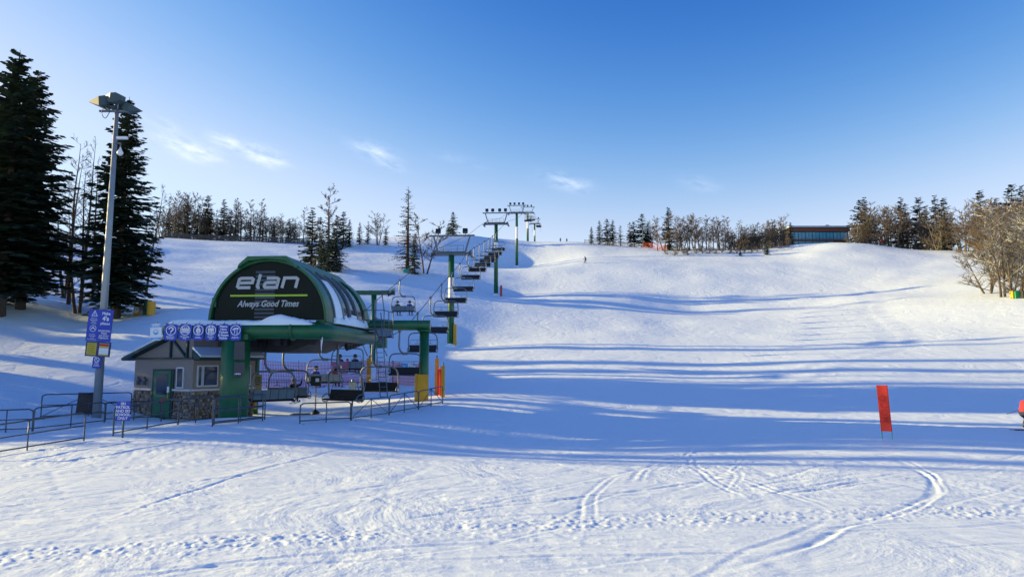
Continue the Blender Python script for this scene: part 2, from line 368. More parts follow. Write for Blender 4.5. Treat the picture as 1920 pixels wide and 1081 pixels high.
# ------------------------------------------------------------------ trees
SPRUCE = mat('spruce_needles', (.042, .078, .042), .75, 0, .6, 1.2); SPRUCE2 = mat('spruce_needles_brown', (.055, .060, .030), .8, 0, .5, 1.2)
BARK = mat('bark', (.085, .062, .046), .9, 0, .35, 8, .5); TWIG = mat('twigs', (.12, .09, .065), .9, 0, .3, 4); TWIGGOLD = mat('twigs_pale', (.125, .105, .082), .9, 0, .3, 4)
def spruce_mesh(seed, H, Rm, step, nb, nodes, snow=0.0, bare=.08, thin=1.0):
    """trunk and crown meshes: whorls of drooping boughs, every bough a fan of small needle sprays"""
    g = random.Random(seed); t = MB(); c = MB(); sn = MB()
    t.tube([(0, 0, -.6), (0, 0, H * .3), (.03, 0, H * .7), (0, 0, H)], [H * .017, H * .012, H * .006, .015], 7)
    z = H * bare; ph = 0
    lean = [g.uniform(.75, 1.2) for _ in range(12)]
    while z < H * .985:
        q = (z - H * bare) / (H * (1 - bare)); rad = Rm * ((1 - q) ** .8) * (.55 + .45 * min(1, q * 7)) * g.uniform(.8, 1.12) + .12
        n = max(4, int(nb * (.5 + .5 * (1 - q)))); ph += g.uniform(.3, 1.4)
        for k in range(n):
            a = ph + 2 * math.pi * k / n + g.uniform(-.28, .28); L = rad * g.uniform(.62, 1.12) * lean[int(a / 6.2832 * 12) % 12]
            if g.random() < .06: continue
            ca, sa = math.cos(a), math.sin(a); z0 = z + g.uniform(-1.0, 1.0) * step
            rise = .10 + .45 * q; droop = (.46 - .35 * q) * g.uniform(.4, 1.6)
            m = max(2, int(nodes * (.35 + .65 * L / Rm)))
            for j in range(m + 1):
                s_ = (j + .6) / (m + .6); r_ = L * s_; zz = z0 + L * (rise * s_ - droop * s_ * s_ + .12 * s_ ** 4)
                bl = (.30 * L * (1 - .55 * s_) + .16) * g.uniform(.7, 1.25) * thin; w = (.11 + .05 * L) * g.uniform(.7, 1.2) * thin
                px, py = ca * r_, sa * r_
                for sd in (-1, 1, 0):
                    if sd == 0 and j < m and g.random() < .45: continue
                    b = a + sd * g.uniform(.6, 1.1); dx, dy = math.cos(b) * bl, math.sin(b) * bl; dzz = g.uniform(-.42, .02) * bl
                    nx, ny = -math.sin(b) * w, math.cos(b) * w; e = g.uniform(-.3, .3) * w
                    V = [(px - dx * .15, py - dy * .15, zz), (px + dx * .45 + nx, py + dy * .45 + ny, zz + dzz * .4 + e), (px + dx, py + dy, zz + dzz), (px + dx * .45 - nx, py + dy * .45 - ny, zz + dzz * .4 - e - .05)]
                    c.add(V, [(0, 1, 2, 3)])
                    if snow and g.random() < snow:
                        sn.add([(p[0] * 1.0, p[1], p[2] + .05 + .04 * (i % 2)) for i, p in enumerate(V)], [(0, 1, 2, 3)])
        z += step * g.uniform(.8, 1.2) * (1 - .35 * q)
    for k in range(10): c.add([(0, 0, H * 1.012), (.05, .05, H * .97), (-.06, .02, H * .965)], [(0, 1, 2)])
    return t, c, sn
def bare_mesh(seed, H, spread, n1=16, n2=6, n3=4, lean=0.0, snow=False, start=.25, multi=1, fat=1.0):
    g = random.Random(seed); t = MB(); c = MB(); sn = MB()
    def path(p, d, L, n, wob, up):
        out = [p.copy()]; d = d.normalized()
        for i in range(n):
            d = (d + Vector((g.uniform(-wob, wob), g.uniform(-wob, wob), g.uniform(-wob, wob) + up))).normalized(); p = p + d * L / n; out.append(p.copy())
        return out
    for s in range(multi):
        d0 = Vector((lean + g.uniform(-.1, .1) * multi, g.uniform(-.08, .08) * multi, 1)); Hs = H * (1 if s == 0 else g.uniform(.7, .95))
        tr = path(Vector((g.uniform(-.25, .25) * (multi - 1), g.uniform(-.25, .25) * (multi - 1), -.5)), d0, Hs + .5, 9, .05, .02); r0 = H * .011 + .03
        t.tube(tr, [r0 * (1 - .92 * i / 9) for i in range(10)], 6)
        for k in range(n1):
            f = start + (1 - start) * (k + g.random()) / n1; i = min(8, int(f * 9)); p = tr[i].lerp(tr[i + 1], f * 9 - i)
            a = g.uniform(0, 6.283); up = g.uniform(.25, .9); L = spread * Hs * (1.05 - .75 * f) * g.uniform(.6, 1.15)
            b1 = path(p, Vector((math.cos(a), math.sin(a), up)), L, 5, .16, .05); r1 = r0 * .42 * (1.1 - f)
            c.tube(b1, [max(.014 * fat, r1 * (1 - .8 * j / 5)) for j in range(6)], 4, caps=False)
            if snow: sn.tube([q + Vector((0, 0, r1 * .6 + .012)) for q in b1], [max(.015, r1 * .7 * (1 - .7 * j / 5)) for j in range(6)], 3, caps=False)
            for m in range(n2):
                j = g.randint(1, 4); p2 = b1[j].lerp(b1[j + 1], g.random()); dd = (b1[j + 1] - b1[j]).normalized() + Vector((g.uniform(-.9, .9), g.uniform(-.9, .9), g.uniform(-.2, .7)))
                L2 = L * g.uniform(.25, .5); b2 = path(p2, dd, L2, 3, .22, .04)
                c.tube(b2, [max(.012 * fat, r1 * .4), max(.010 * fat, r1 * .3), .009 * fat, .007 * fat], 3, caps=False)
                if snow and g.random() < .7: sn.tube([q + Vector((0, 0, .018)) for q in b2], [.016, .015, .012, .008], 3, caps=False)
                for u in range(n3):
                    p3 = b2[g.randint(0, 2)].lerp(b2[-1], g.random()); d3 = (b2[-1] - b2[0]).normalized() + Vector((g.uniform(-1, 1), g.uniform(-1, 1), g.uniform(-.3, .7)))
                    c.tube(path(p3, d3, L2 * g.uniform(.3, .6), 2, .2, .03), [.010 * fat, .008 * fat, .005 * fat], 3, caps=False)
    return t, c, sn
VAR = {}
def variant(key, fn, mats):
    t, c, sn = fn(); VAR[key] = (t.mesh('trunk', mats[0]), c.mesh('crown', mats[1]), sn.mesh('snow', SNOWCAP) if sn.v else None)
for i in range(3): variant('S%d' % i, lambda: spruce_mesh(10 + i, 20, 3.5 + .35 * (i % 2), .40, 13, 10, thin=1.12, bare=.07 + .04 * (i == 0)), (BARK, SPRUCE))
for i in range(4): variant('s%d' % i, lambda: spruce_mesh(30 + i, 12, [1.9, 2.4, 1.6, 2.8][i], .55, 8, 5, bare=.04, thin=1.25), (BARK, SPRUCE))
for i in range(2): variant('b%d' % i, lambda: spruce_mesh(40 + i, 12, [2.3, 1.9][i], .6, 7, 5, bare=.05, thin=1.1), (BARK, SPRUCE2))
for i in range(3): variant('w%d' % i, lambda: spruce_mesh(50 + i, 12, [2.3, 2.7, 1.9][i], .5, 9, 6, snow=.33, bare=.02, thin=1.2), (BARK, SPRUCE))
variant('L0', lambda: spruce_mesh(60, 17, 2.1, .5, 7, 6, snow=.12, bare=.03, thin=.62), (BARK, mat('larch_twigs', (.075, .058, .042), .9, 0, .4, 2)))
for i in range(4): variant('B%d' % i, lambda: bare_mesh(70 + i, 12, [.26, .34, .22, .4][i], [20, 18, 22, 16][i], 8, 5, multi=[1, 2, 1, 3][i], fat=2.2), (BARK, TWIG))
for i in range(3): variant('T%d' % i, lambda: bare_mesh(100 + i, 16, .2, 22, 7, 4, multi=[1, 2, 1][i], fat=1.0, start=.3), (BARK, TWIG))
for i in range(2): variant('G%d' % i, lambda: bare_mesh(80 + i, 14, .42, 26, 10, 5, snow=True, start=.16, multi=2 + i, fat=1.6), (BARK, TWIGGOLD))
for i in range(2): variant('Y%d' % i, lambda: bare_mesh(90 + i, 9, .36, 16, 8, 5, start=.08, multi=3, fat=2.0), (TWIGGOLD, TWIGGOLD))
_tr = random.Random(77)
def tree(key, x, y, H, label, name='spruce_tree', cat='tree', group=None, wid=1.0, rot=None, sink=.1):
    t, c, sn = VAR[key]; z0 = max(v.co.z for v in t.vertices) if key not in HT else HT[key]; HT[key] = z0
    wid *= WMUL.get(key[0], 1.0); s = H / z0; o = thing(name, label, cat, (x, y, gz(x, y) - sink), _tr.uniform(0, 6.28) if rot is None else rot, group); o.scale = (s * wid, s * wid, s)
    obj('trunk', t, o); obj('crown', c, o)
    if sn: obj('snow', sn, o, kind='stuff')
    return o
HT = {}; WMUL = {'s': 1.45, 'b': 1.45, 'w': 1.15, 'B': 1.25, 'Y': 1.3, 'L': 1.5, 'G': 1.1}
def tree_px(key, px, top, d, label, base=None, **k):
    """a tree standing at depth d whose tip shows at pixel row top"""
    p = P(px, top, d); g_ = gz(p.x, d); return tree(key, p.x, d, max(2.0, p.z - g_), label, **k)

# the tall spruces at the left
tree_px('S0', 38, 95, 58, 'tallest dark spruce at the left edge, with bare grey lower trunk', wid=1.22, rot=1.0)
tree_px('S1', 72, 132, 61, 'tall dark spruce right behind the tallest one at the left edge', wid=1.2, rot=2.2)
tree_px('S2', 243, 182, 62, 'tall dark spruce directly behind the floodlight pole', wid=1.12, rot=.3)
for i, (px, top, d, k) in enumerate([(150, 258, 66, 'T0'), (172, 275, 68, 'T2'), (138, 300, 70, 'T1'), (190, 300, 72, 'T2'), (162, 320, 63, 'T1'), (285, 350, 80, 'T0')]):
    tree_px(k, px, top, d, '%s bare leafless tree from the left among the tall left spruces' % ORD[[2, 3, 0, 4, 1, 5].index(i) if False else sorted([150, 172, 138, 190, 162, 285]).index(px)], name='bare_tree', group='bare trees among the left spruces')
# left skyline wood
g = random.Random(5); row = []
for px, top, k in [(352, 368, 's0'), (391, 366, 's1'), (421, 375, 's0'), (443, 402, 's2'), (336, 395, 'b0'), (515, 410, 'b1'), (493, 412, 'b0'), (543, 412, 's2'), (470, 408, 'b1'), (372, 392, 'b1'), (318, 392, 's2')]: row.append((px, top, 208 + g.uniform(0, 14), k))
for px in range(304, 575, 8):
    top = 383 + 14 * math.sin(px * .05) + g.uniform(-12, 16) + max(0, (px - 400) * .12); row.append((px + g.uniform(-3, 3), top, 210 + g.uniform(0, 26), 'B%d' % g.randint(0, 3)))
for px in range(300, 580, 11): row.append((px + g.uniform(-4, 4), 396 + g.uniform(-8, 18) + max(0, (px - 400) * .1), 236 + g.uniform(0, 10), g.choice(['B0', 'B2', 'B1', 'b0', 'b1'])))
row.sort(); ns = nb = 0
for px, top, d, k in row:
    if k[0] == 'B': tree_px(k, px, top, d, '%s bare tree from the left in the wood along the left skyline' % ORD[nb], name='bare_tree', group='bare trees of the left skyline wood'); nb += 1
    else: tree_px(k, px, top, d, '%s evergreen from the left in the wood along the left skyline' % ORD[ns], group='evergreens of the left skyline wood'); ns += 1
# clump below the skyline, snow on the boughs
for px, top, d, k, w, lb in [(587, 392, 142, 's0', 1, 'slim dark spruce at the left of the snowy clump on the slope'), (601, 405, 141, 'b0', 1, 'brownish spruce in the middle of the snowy clump on the slope'),
                             (618, 398, 143, 'b1', 1, 'thin brownish spruce behind the snow laden clump on the slope'), (633, 405, 140, 's2', 1, 'narrow spruce at the right of the snowy clump on the slope'),
                             (604, 440, 136, 'w0', 1.3, 'low snow laden spruce at the left foot of the clump on the slope'), (628, 432, 135, 'w1', 1.25, 'broad snow laden spruce at the right foot of the clump on the slope'),
                             (645, 396, 205, 's1', 1, 'dark spruce on the skyline just right of the snowy clump'), (656, 412, 206, 's2', 1, 'smaller dark spruce on the skyline right of the snowy clump'),
                             (675, 417, 212, 's0', .9, 'single small spruce on the skyline between clump and larch'), (691, 415, 214, 'b1', .8, 'thin brownish spruce on the skyline between clump and larch'), (724, 428, 214, 's2', 1, 'smallest spruce on the skyline left of the larch'),
                             (850, 397, 243, 's1', 1.1, 'lone dark spruce on the snow crest left of the lift line'), (841, 418, 244, 's3', .9, 'short bushy spruce beside the lone spruce on the crest')]:
    tree_px(k, px, top, d, lb, wid=w)
tree_px('B0', 617, 358, 141, 'tall bare tree rising out of the snowy clump on the slope', name='bare_tree'); tree_px('B3', 708, 402, 213, 'small round bare tree on the skyline left of the larch', name='bare_tree')
tree_px('L0', 766, 352, 150, 'tall thin brown larch on the slope left of the first lift tower', name='larch_tree', wid=1.0); tree_px('w2', 778, 440, 148, 'snowy spruce at the foot of the tall brown larch', wid=1.1)
tree_px('B1', 800, 405, 152, 'bare tree right of the tall brown larch', name='bare_tree'); tree_px('Y0', 590, 480, 137, 'snowy leafless bush left of the clump on the slope', name='bare_bush', cat='bush')
# right skyline
row = []
for px, top, k in [(1109, 425, 's2'), (1124, 414, 's0'), (1138, 410, 's1'), (1149, 413, 's0'), (1163, 422, 'b0'), (1181, 416, 'b0'), (1188, 415, 's1'), (1204, 401, 's3'), (1215, 418, 's1'), (1253, 390, 's2'), (1452, 410, 'b0'), (1469, 423, 'b1'), (1482, 417, 's2')]: row.append((px, top, 236 if px < 1230 else 222, k))
for px, top in [(1232, 408), (1242, 402), (1268, 412), (1280, 410), (1290, 408), (1302, 405), (1312, 404), (1322, 405), (1336, 408), (1346, 409), (1358, 406), (1366, 407), (1380, 415), (1408, 420), (1420, 419), (1434, 418), (1445, 412), (1462, 407), (1395, 425), (1272, 440), (1330, 440), (1375, 445), (1425, 448)]: row.append((px, top, 214 + g.uniform(0, 12), 'B%d' % g.randint(0, 3)))
for px in range(1226, 1480, 10): row.append((px + g.uniform(-4, 4), 420 + g.uniform(-6, 20), 232 + g.uniform(0, 10), g.choice(['B0', 'B2', 'B1', 'b0', 'B3'])))
row.sort(); ns = nb = 0
for px, top, d, k in row:
    if k[0] == 'B': tree_px(k, px, top, d, '%s bare tree from the left along the right hand crest' % ORD[nb], name='bare_tree', group='bare trees on the right hand crest'); nb += 1
    else: tree_px(k, px, top, d, '%s evergreen from the left along the right hand crest' % ORD[ns], group='evergreens on the right hand crest'); ns += 1
for px, top, w, lb in [(1388, 466, 1.5, 'small snow covered spruce in the hollow of the right crest'), (1438, 458, 1.5, 'snow covered young spruce left of the glazed lodge')]: tree_px('w0', px, top, 198, lb, wid=w)
# trees right of the lodge
row = []
for px, top, k, d in [(1612, 375, 's3', 212), (1621, 372, 's0', 214), (1662, 386, 'b0', 210), (1688, 372, 's0', 212), (1697, 380, 'b0', 209), (1722, 370, 's1', 208), (1735, 388, 's2', 210), (1752, 368, 's0', 208), (1768, 371, 's1', 206), (1836, 357, 's1', 190), (1868, 372, 's2', 185), (1895, 346, 's3', 180), (1916, 350, 's0', 178)]: row.append((px, top, d, k))
for px in range(1600, 1935, 13): row.append((px + g.uniform(-4, 4), 392 + g.uniform(-8, 30) - max(0, px - 1780) * .12, 203 - max(0, px - 1700) * .16 + g.uniform(-4, 4), g.choice(['Y0', 'Y1', 'B1', 'B3', 'Y0'])))
row.sort(); ns = nb = 0
for px, top, d, k in row:
    if k[0] in 'BY': tree_px(k, px, top, d, '%s bare tree from the left in the wood right of the lodge' % ORD[nb], name='bare_tree', group='bare trees right of the lodge'); nb += 1
    else: tree_px(k, px, top, d, '%s evergreen from the left in the wood right of the lodge' % ORD[ns], group='evergreens right of the lodge'); ns += 1
row = [(px + g.uniform(-3, 3), 201 - max(0, px - 1700) * .10, g.uniform(2.2, 3.6)) for px in range(1602, 1800, 12)] + [(px + g.uniform(-3, 3), 203 + g.uniform(0, 6), g.uniform(1.8, 3.2)) for px in range(1256, 1480, 13)]
row += [(px, 212 + g.uniform(0, 5), g.uniform(4.5, 6.5)) for px in (1372, 1383, 1392, 1401, 1411, 1420, 1430, 1441, 1452, 1466)]
for i, (px, d, h) in enumerate(sorted(row)):
    x = (px - 960) / F * d; tree(g.choice(['Y0', 'Y1']), x, d, h, '%s bare bush from the left along the foot of the right crest trees' % ORD[i], name='bare_bush', cat='bush', group='bushes on the right hand crest', wid=1.6)
tree_px('w1', 1768, 435, 192, 'snow dusted small spruce on the crest right of the red skier', wid=1.3)
for i, (px, top, d, k) in enumerate([(1868, 385, 100, 'G0'), (1905, 375, 104, 'G1'), (1845, 430, 108, 'Y1'), (1925, 400, 98, 'G0'), (1890, 440, 97, 'Y0'), (1945, 380, 110, 'G1'), (1880, 380, 122, 'B3'), (1915, 372, 126, 'B1'), (1850, 400, 128, 'B3')]):
    tree_px(k, px, top, d, '%s frosted bare tree from the left in the thicket at the right edge' % ORD[sorted([1868, 1905, 1845, 1925, 1890, 1945, 1880, 1915, 1850]).index(px)], name='frosted_tree', group='frosted trees at the right edge')
# the wood left of the picture that throws the long shadows across the run
k = 0
for (x, y, H, v) in [(-41, 31.5, 12, 'S2'), (-50, 35, 17, 'S0'), (-42, 36.2, 15, 'S1'), (-47, 39.5, 19, 'S0'), (-43.5, 41.6, 17, 'S1'), (-41, 43.6, 14, 'S2'), (-52, 46.5, 20, 'S1'), (-47, 50, 17, 'S2'), (-60, 53, 22, 'S0'), (-56, 57.5, 18, 'S1'), (-66, 60.5, 21, 'S2'), (-72, 66, 22, 'S0'), (-60, 69, 18, 'S1'),
                     (-76, 75, 20, 'S2'), (-68, 80.5, 21, 'S0'), (-80, 89, 21, 'S1'), (-84, 101, 20, 'S2'), (-62, 40, 12, 'B1'), (-58, 33.5, 13, 'B0'), (-70, 50, 14, 'B2')]:
    tree(v, x, y, H, '%s tree counted from the camera in the wood beyond the left edge' % ORD[k], name='bare_tree' if v[0] == 'B' else 'spruce_tree', group='wood beyond the left edge', wid=.72 if 35.5 < y < 45 else .36 if 46 < y < 62 else .55); k += 1

# ------------------------------------------------------------------ chairlift
GREEN = mat('green_paint', (.009, .105, .036), .4, 0, .35, 2.5, .12); GREENLT = mat('green_panel_glossy', (.014, .085, .05), .3, 0, .3, 1.5)
STEEL = mat('galvanised_steel', (.17, .20, .23), .5, .55, .2, 5); DARK = mat('black_machinery', (.012, .014, .016), .6, 0, .4, 3, .2); BLACKPAD = mat('black_padding', (.010, .011, .014), .6, 0, .3, 5, .1)
CHAIRGREY = mat('chair_panel_grey', (.16, .22, .26), .45, .2, .2, 4); YELLOW = mat('yellow_padding', (.62, .33, .015), .6, 0, .2, 3, .15); WHITE = mat('white_paint', (.78, .78, .78), .5, 0, .06, 4)
RUBBER = mat('wheel_rubber', (.02, .02, .02), .8); ROPE = mat('steel_rope', (.05, .055, .06), .6, .5); LENS = mat('lamp_glass', (.25, .28, .30), .1, 0, .1, 5)
def smooth_path(pts, n=6):
    """Catmull-Rom through pts"""
    pts = [Vector(p) for p in pts]; out = []
    for i in range(len(pts) - 1):
        a, b, c, d = pts[max(i - 1, 0)], pts[i], pts[i + 1], pts[min(i + 2, len(pts) - 1)]
        for k in range(n):
            t = k / n; out.append(.5 * ((2 * b) + (c - a) * t + (2 * a - 5 * b + 4 * c - d) * t * t + (3 * b - a - 3 * c + d) * t ** 3))
    return out + [pts[-1]]
ROPEZ = [(36, 4.2), (42, 4.2), (51, 5.35), (57, 7.1), (67, 10.4), (79.6, 14.4), (88, 17.3), (117, 24.6), (146.5, 33.1), (180, 41.0), (212, 49.8), (245, 57.0), (278, 64.3), (312, 69.0), (346, 73.6), (380, 75)]
def rz(y): return float(np.interp(y, [a for a, _ in ROPEZ], [b for _, b in ROPEZ]))
GA = 2.3; BW = Vector((LX(38.7), 38.7, 4.2)); LANG = -math.atan(.0745)
side = {s: smooth_path([(LX(y) + s * GA, y, z) for y, z in ROPEZ if y >= 42], 5) for s in (-1, 1)}
m = MB(); arc_ = [BW + Vector((GA * math.cos(a), GA * math.sin(a), 0)) for a in [-.0 - math.pi * k / 14 for k in range(15)]]
m.tube(list(reversed(side[1])) + arc_ + side[-1], .032, 5); m.build('haul_rope', ROPE, label='thin dark steel rope carrying all the lift chairs', cat='rope')

def make_chair(s):
    """origin at the rope grip; riders face +y; the bent hanger stem stands on side s"""
    c = thing('lift_chair', 'x', 'lift chair')
    m = MB(); m.box((0, 0, 0), (.16, .34, .14)); m.box((0, 0, .09), (.10, .2, .08)); m.build('grip', STEEL, c)
    st = smooth_path([(0, 0, -.02), (s * .02, 0, -.5), (s * .04, 0, -1.0), (-s * .03, 0, -1.36), (-s * .22, 0, -1.56), (-s * .42, 0, -1.62)], 4)
    MB().tube(st, .065, 7).build('hanger_stem', STEEL, c)
    ox = -s * .42
    MB().box((ox, 0, -1.63), (.36, .16, .19)).build('hanger_block', STEEL, c)
    m = MB()
    m.tube(smooth_path([(ox - 1.20, -.22, -2.98), (ox - 1.20, -.18, -2.3), (ox - 1.12, -.08, -1.86), (ox - .86, 0, -1.66), (ox - .3, 0, -1.63), (ox + .3, 0, -1.63), (ox + .86, 0, -1.66), (ox + 1.12, -.08, -1.86), (ox + 1.20, -.18, -2.3), (ox + 1.20, -.22, -2.98)], 3), .048, 6)
    for q in (-1, 1):
        m.tube(smooth_path([(ox + q * 1.2, -.22, -2.7), (ox + q * 1.2, -.28, -3.1), (ox + q * 1.19, -.05, -3.24), (ox + q * 1.18, .26, -3.2), (ox + q * 1.18, .30, -3.02), (ox + q * 1.19, .1, -2.86), (ox + q * 1.2, -.2, -2.84)], 3), .028, 5)
    m.build('bail_frame', STEEL, c)
    m = MB(); m.prism([(-.24, -3.22), (.30, -3.16), (.33, -3.10), (.30, -3.06), (-.2, -3.10), (-.28, -3.14)], ox - 1.13, ox + 1.13, 'yz'); m.build('seat', BLACKPAD, c)
    m = MB(); m.prism([(-.22, -3.08), (-.16, -3.08), (-.27, -2.62), (-.33, -2.62)], ox - 1.12, ox + 1.12, 'yz'); m.build('backrest', BLACKPAD, c)
    for k in range(5):
        x0 = ox - 1.12 + k * .452; m = MB(); m.prism([(-.235, -3.10), (-.225, -3.10), (-.345, -2.60), (-.355, -2.60)], x0, x0 + .425, 'yz'); m.build('back_panel', CHAIRGREY, c)
    m = MB(); m.tube([(ox - 1.16, -.3, -2.75), (ox - 1.1, -.5, -2.2), (ox + 1.1, -.5, -2.2), (ox + 1.16, -.3, -2.75)], .02, 5)
    for q in (-.55, .55): m.tube([(ox + q, -.5, -2.2), (ox + q, -.52, -2.48)], .018, 5); m.tube([(ox + q - .2, -.52, -2.48), (ox + q + .2, -.52, -2.48)], .018, 5)
    m.build('safety_bar', STEEL, c)
    return c
chL = make_chair(-1); chR = make_chair(1)          # stem on the picture's left for both directions of travel
CH = []
def chair(y, s, label, phi=None, dz=0, use=[None, None]):
    i = 0 if s < 0 else 1; src = (chL, chR)[i]
    if phi is None: loc = Vector((LX(y) + s * GA, y, rz(y))); rot = LANG + (0 if s < 0 else math.pi)
    else: a = R(phi); loc = BW + Vector((GA * math.cos(a), GA * math.sin(a), 0)); rot = math.atan2(-math.sin(a), -math.cos(a))
    if use[i] is None: use[i] = c = src; c.location = loc; c.rotation_euler = (0, 0, rot); c['label'] = label; c['group'] = 'chairs of the lift'
    else: c = dup(src, loc, rot, label, 'chairs of the lift')
    CH.append(c); return c
cA = chair(0, -1, 'lift chair turning at the front left of the terminal, nearest the ticket hut', phi=-138)
cB = chair(41.3, -1, 'lift chair with the rider raising an arm')
cC = chair(47.3, -1, 'lift chair carrying the rider in a royal blue jacket at the loading area')
cE = chair(52.3, -1, 'lift chair carrying three riders seen from behind')
cH = chair(61, -1, 'lift chair carrying a single rider in red above the terminal rail')
cW = chair(70, -1, 'lift chair carrying two riders under the green half tower')
chair(0, 1, 'empty lift chair with black seat turning at the front right of the terminal', phi=-28)
chair(43.7, 1, 'empty lift chair arriving behind the ladder')
chair(50.8, 1, 'empty lift chair hanging before the red net')
for k, y in enumerate([57, 62.4, 68, 74, 79.8, 86, 92.5, 98.6, 104.6, 110.5, 116.5, 122.5]): chair(y, 1, '%s empty descending chair up the line from the yellow padded column' % ORD[k])
for k, y in enumerate([226, 234, 242, 250, 258]): chair(y, 1, '%s tiny chair up the line beyond the third lift tower' % ORD[k])
for k, y in enumerate([322, 330]): chair(y, 1, '%s tiny chair on the crest beside the farthest tower' % ['nearer', 'farther'][k])

def make_tower(y, base, arm, lamps, label, pad):
    x = LX(y); t = thing('lift_tower', label, 'lift tower', (x, y, base), LANG, 'green lift towers'); H = arm - base
    MB().tube([(0, 0, -1), (0, 0, H * .5), (0, 0, H - .1)], [.44, .40, .34], 18).build('pole', GREEN, t)
    MB().tube([(0, 0, H * .52), (0, 0, H * .74)], [.402, .372], 18, caps=False).build('white_band', WHITE, t)
    MB().box((0, 0, H), (5.3, .42, .40)).build('crossarm', STEEL, t)
    m = MB()
    for q in (-1, 1): m.bar((q * 1.75, 0, H + .2), (q * 2.35, 0, H + 2.3), .2, .2)
    m.build('lifting_frame', STEEL, t); MB().box((0, 0, H + 2.4), (5.9, .24, .2)).build('top_beam', STEEL, t)
    m = MB()
    for z in (.55, 1.05): m.tube([(-1.6, -.45, H + z), (1.6, -.45, H + z)], .025, 5)
    for q in (-1.6, -.8, 0, .8, 1.6): m.tube([(q, -.45, H + .1), (q, -.45, H + 1.08)], .025, 5)
    m.box((0, -.4, H + .24), (3.6, .5, .05)); m.build('catwalk', STEEL, t)
    MB().tube([(-.42, -.2, .4), (-.38, -.2, H)], .03, 5).build('ladder_rail', STEEL, t)
    for q in (-1, 1):
        sl_ = (rz(y + 3) - rz(y - 3)) / 6; b = MB(); b.bar((q * GA, -1.7, H + .18 - 1.7 * sl_), (q * GA, 1.7, H + .18 + 1.7 * sl_), .12, .22); sb = b.build('sheave_beam', STEEL, t)
        for k in range(6):
            yy = -1.6 + k * .64; w = MB(); w.lathe([(.05, -.06), (.24, -.06), (.24, .06), (.05, .06)], (q * GA + .0, yy, H + .12 + yy * sl_), 12, axis='x'); w.build('sheave_wheel', RUBBER, sb)
        MB().bar((q * (GA + .3), -1.5, H - .35), (q * (GA + .3), 1.5, H - .3), .4, .06).build('work_platform', STEEL, t)
    n = len(lamps)
    for q in lamps:
        m = MB(); m.box((q, -.15, H + 2.98), (.62, .42, .56), Matrix.Rotation(R(-18), 3, 'X')); m.bar((q, 0, H + 2.45), (q, 0, H + 2.8), .07); lm = m.build('floodlight', DARK, t)
        MB().box((q, -.37, H + 2.91), (.5, .02, .44), Matrix.Rotation(R(-18), 3, 'X')).build('lens', LENS, lm)
    if pad: MB().box((.55, -.1, 1.3), (.35, .7, 2.9)).build('yellow_pad', YELLOW, t)
    MB().lathe([(.95, -.25), (.75, .12), (.44, .3)], (0, 0, 0), 12).build('snow_collar', SNOWCAP, t)
for i, (y, arm, lamps, lb) in enumerate([(88, 16.9, (-1.75, 1.75), 'nearest green lift tower, with two floodlights and a yellow pad'), (146.5, 32.7, (-2, -.75, .75, 2), 'second green lift tower with four floodlights and a red marker at its foot'),
                                 (212, 49.4, (-2, -.7, .7, 2), 'third green lift tower, the tallest looking one on the upper slope'), (278, 63.9, (-1.5, 0, 1.5), 'fourth lift tower just left of the farthest one on the crest'), (346, 73.2, (-1.9, 1.9), 'farthest and smallest lift tower on the crest')]):
    make_tower(y, gz(LX(y), y), arm, lamps, lb, i == 0)
p = Vector((LX(146.5) + 1.1, 145.5, 0)); p.z = gz(p.x, p.y)
MB().lathe([(.0, 2.3), (.2, 2.25), (.25, 1.9), (.25, -.2)], (0, 0, 0), 10).build('marker_post', mat('red_plastic', (.5, .03, .03), .5), loc=p, label='red marker post at the foot of the second lift tower', cat='post')
# half tower behind the terminal
t = thing('half_tower', 'green half tower with single arm behind the domed terminal', 'lift tower', (-13.2, 66, gz(-13.2, 66)), 0); H = 9.7 - t.location.z
MB().tube([(0, 0, -.5), (0, 0, H - .2)], .26, 12).build('pole', GREEN, t); MB().box((.05, 0, H), (3.9, .42, .4)).build('arm', GREEN, t); MB().box((.55, -.1, 2.2), (1.5, .9, 1.4)).build('cabinet', GREEN, t)
m = MB(); m.bar((1.7, -1.4, H - .1), (1.7, 1.4, H + .5), .12, .2); sb = m.build('sheave_beam', STEEL, t)
for k in range(4): MB().lathe([(.05, -.06), (.22, -.06), (.22, .06), (.05, .06)], (1.6, -1.2 + k * .8, H + .0 + (k - 1.5) * .17), 12, axis='x').build('sheave_wheel', RUBBER, sb)

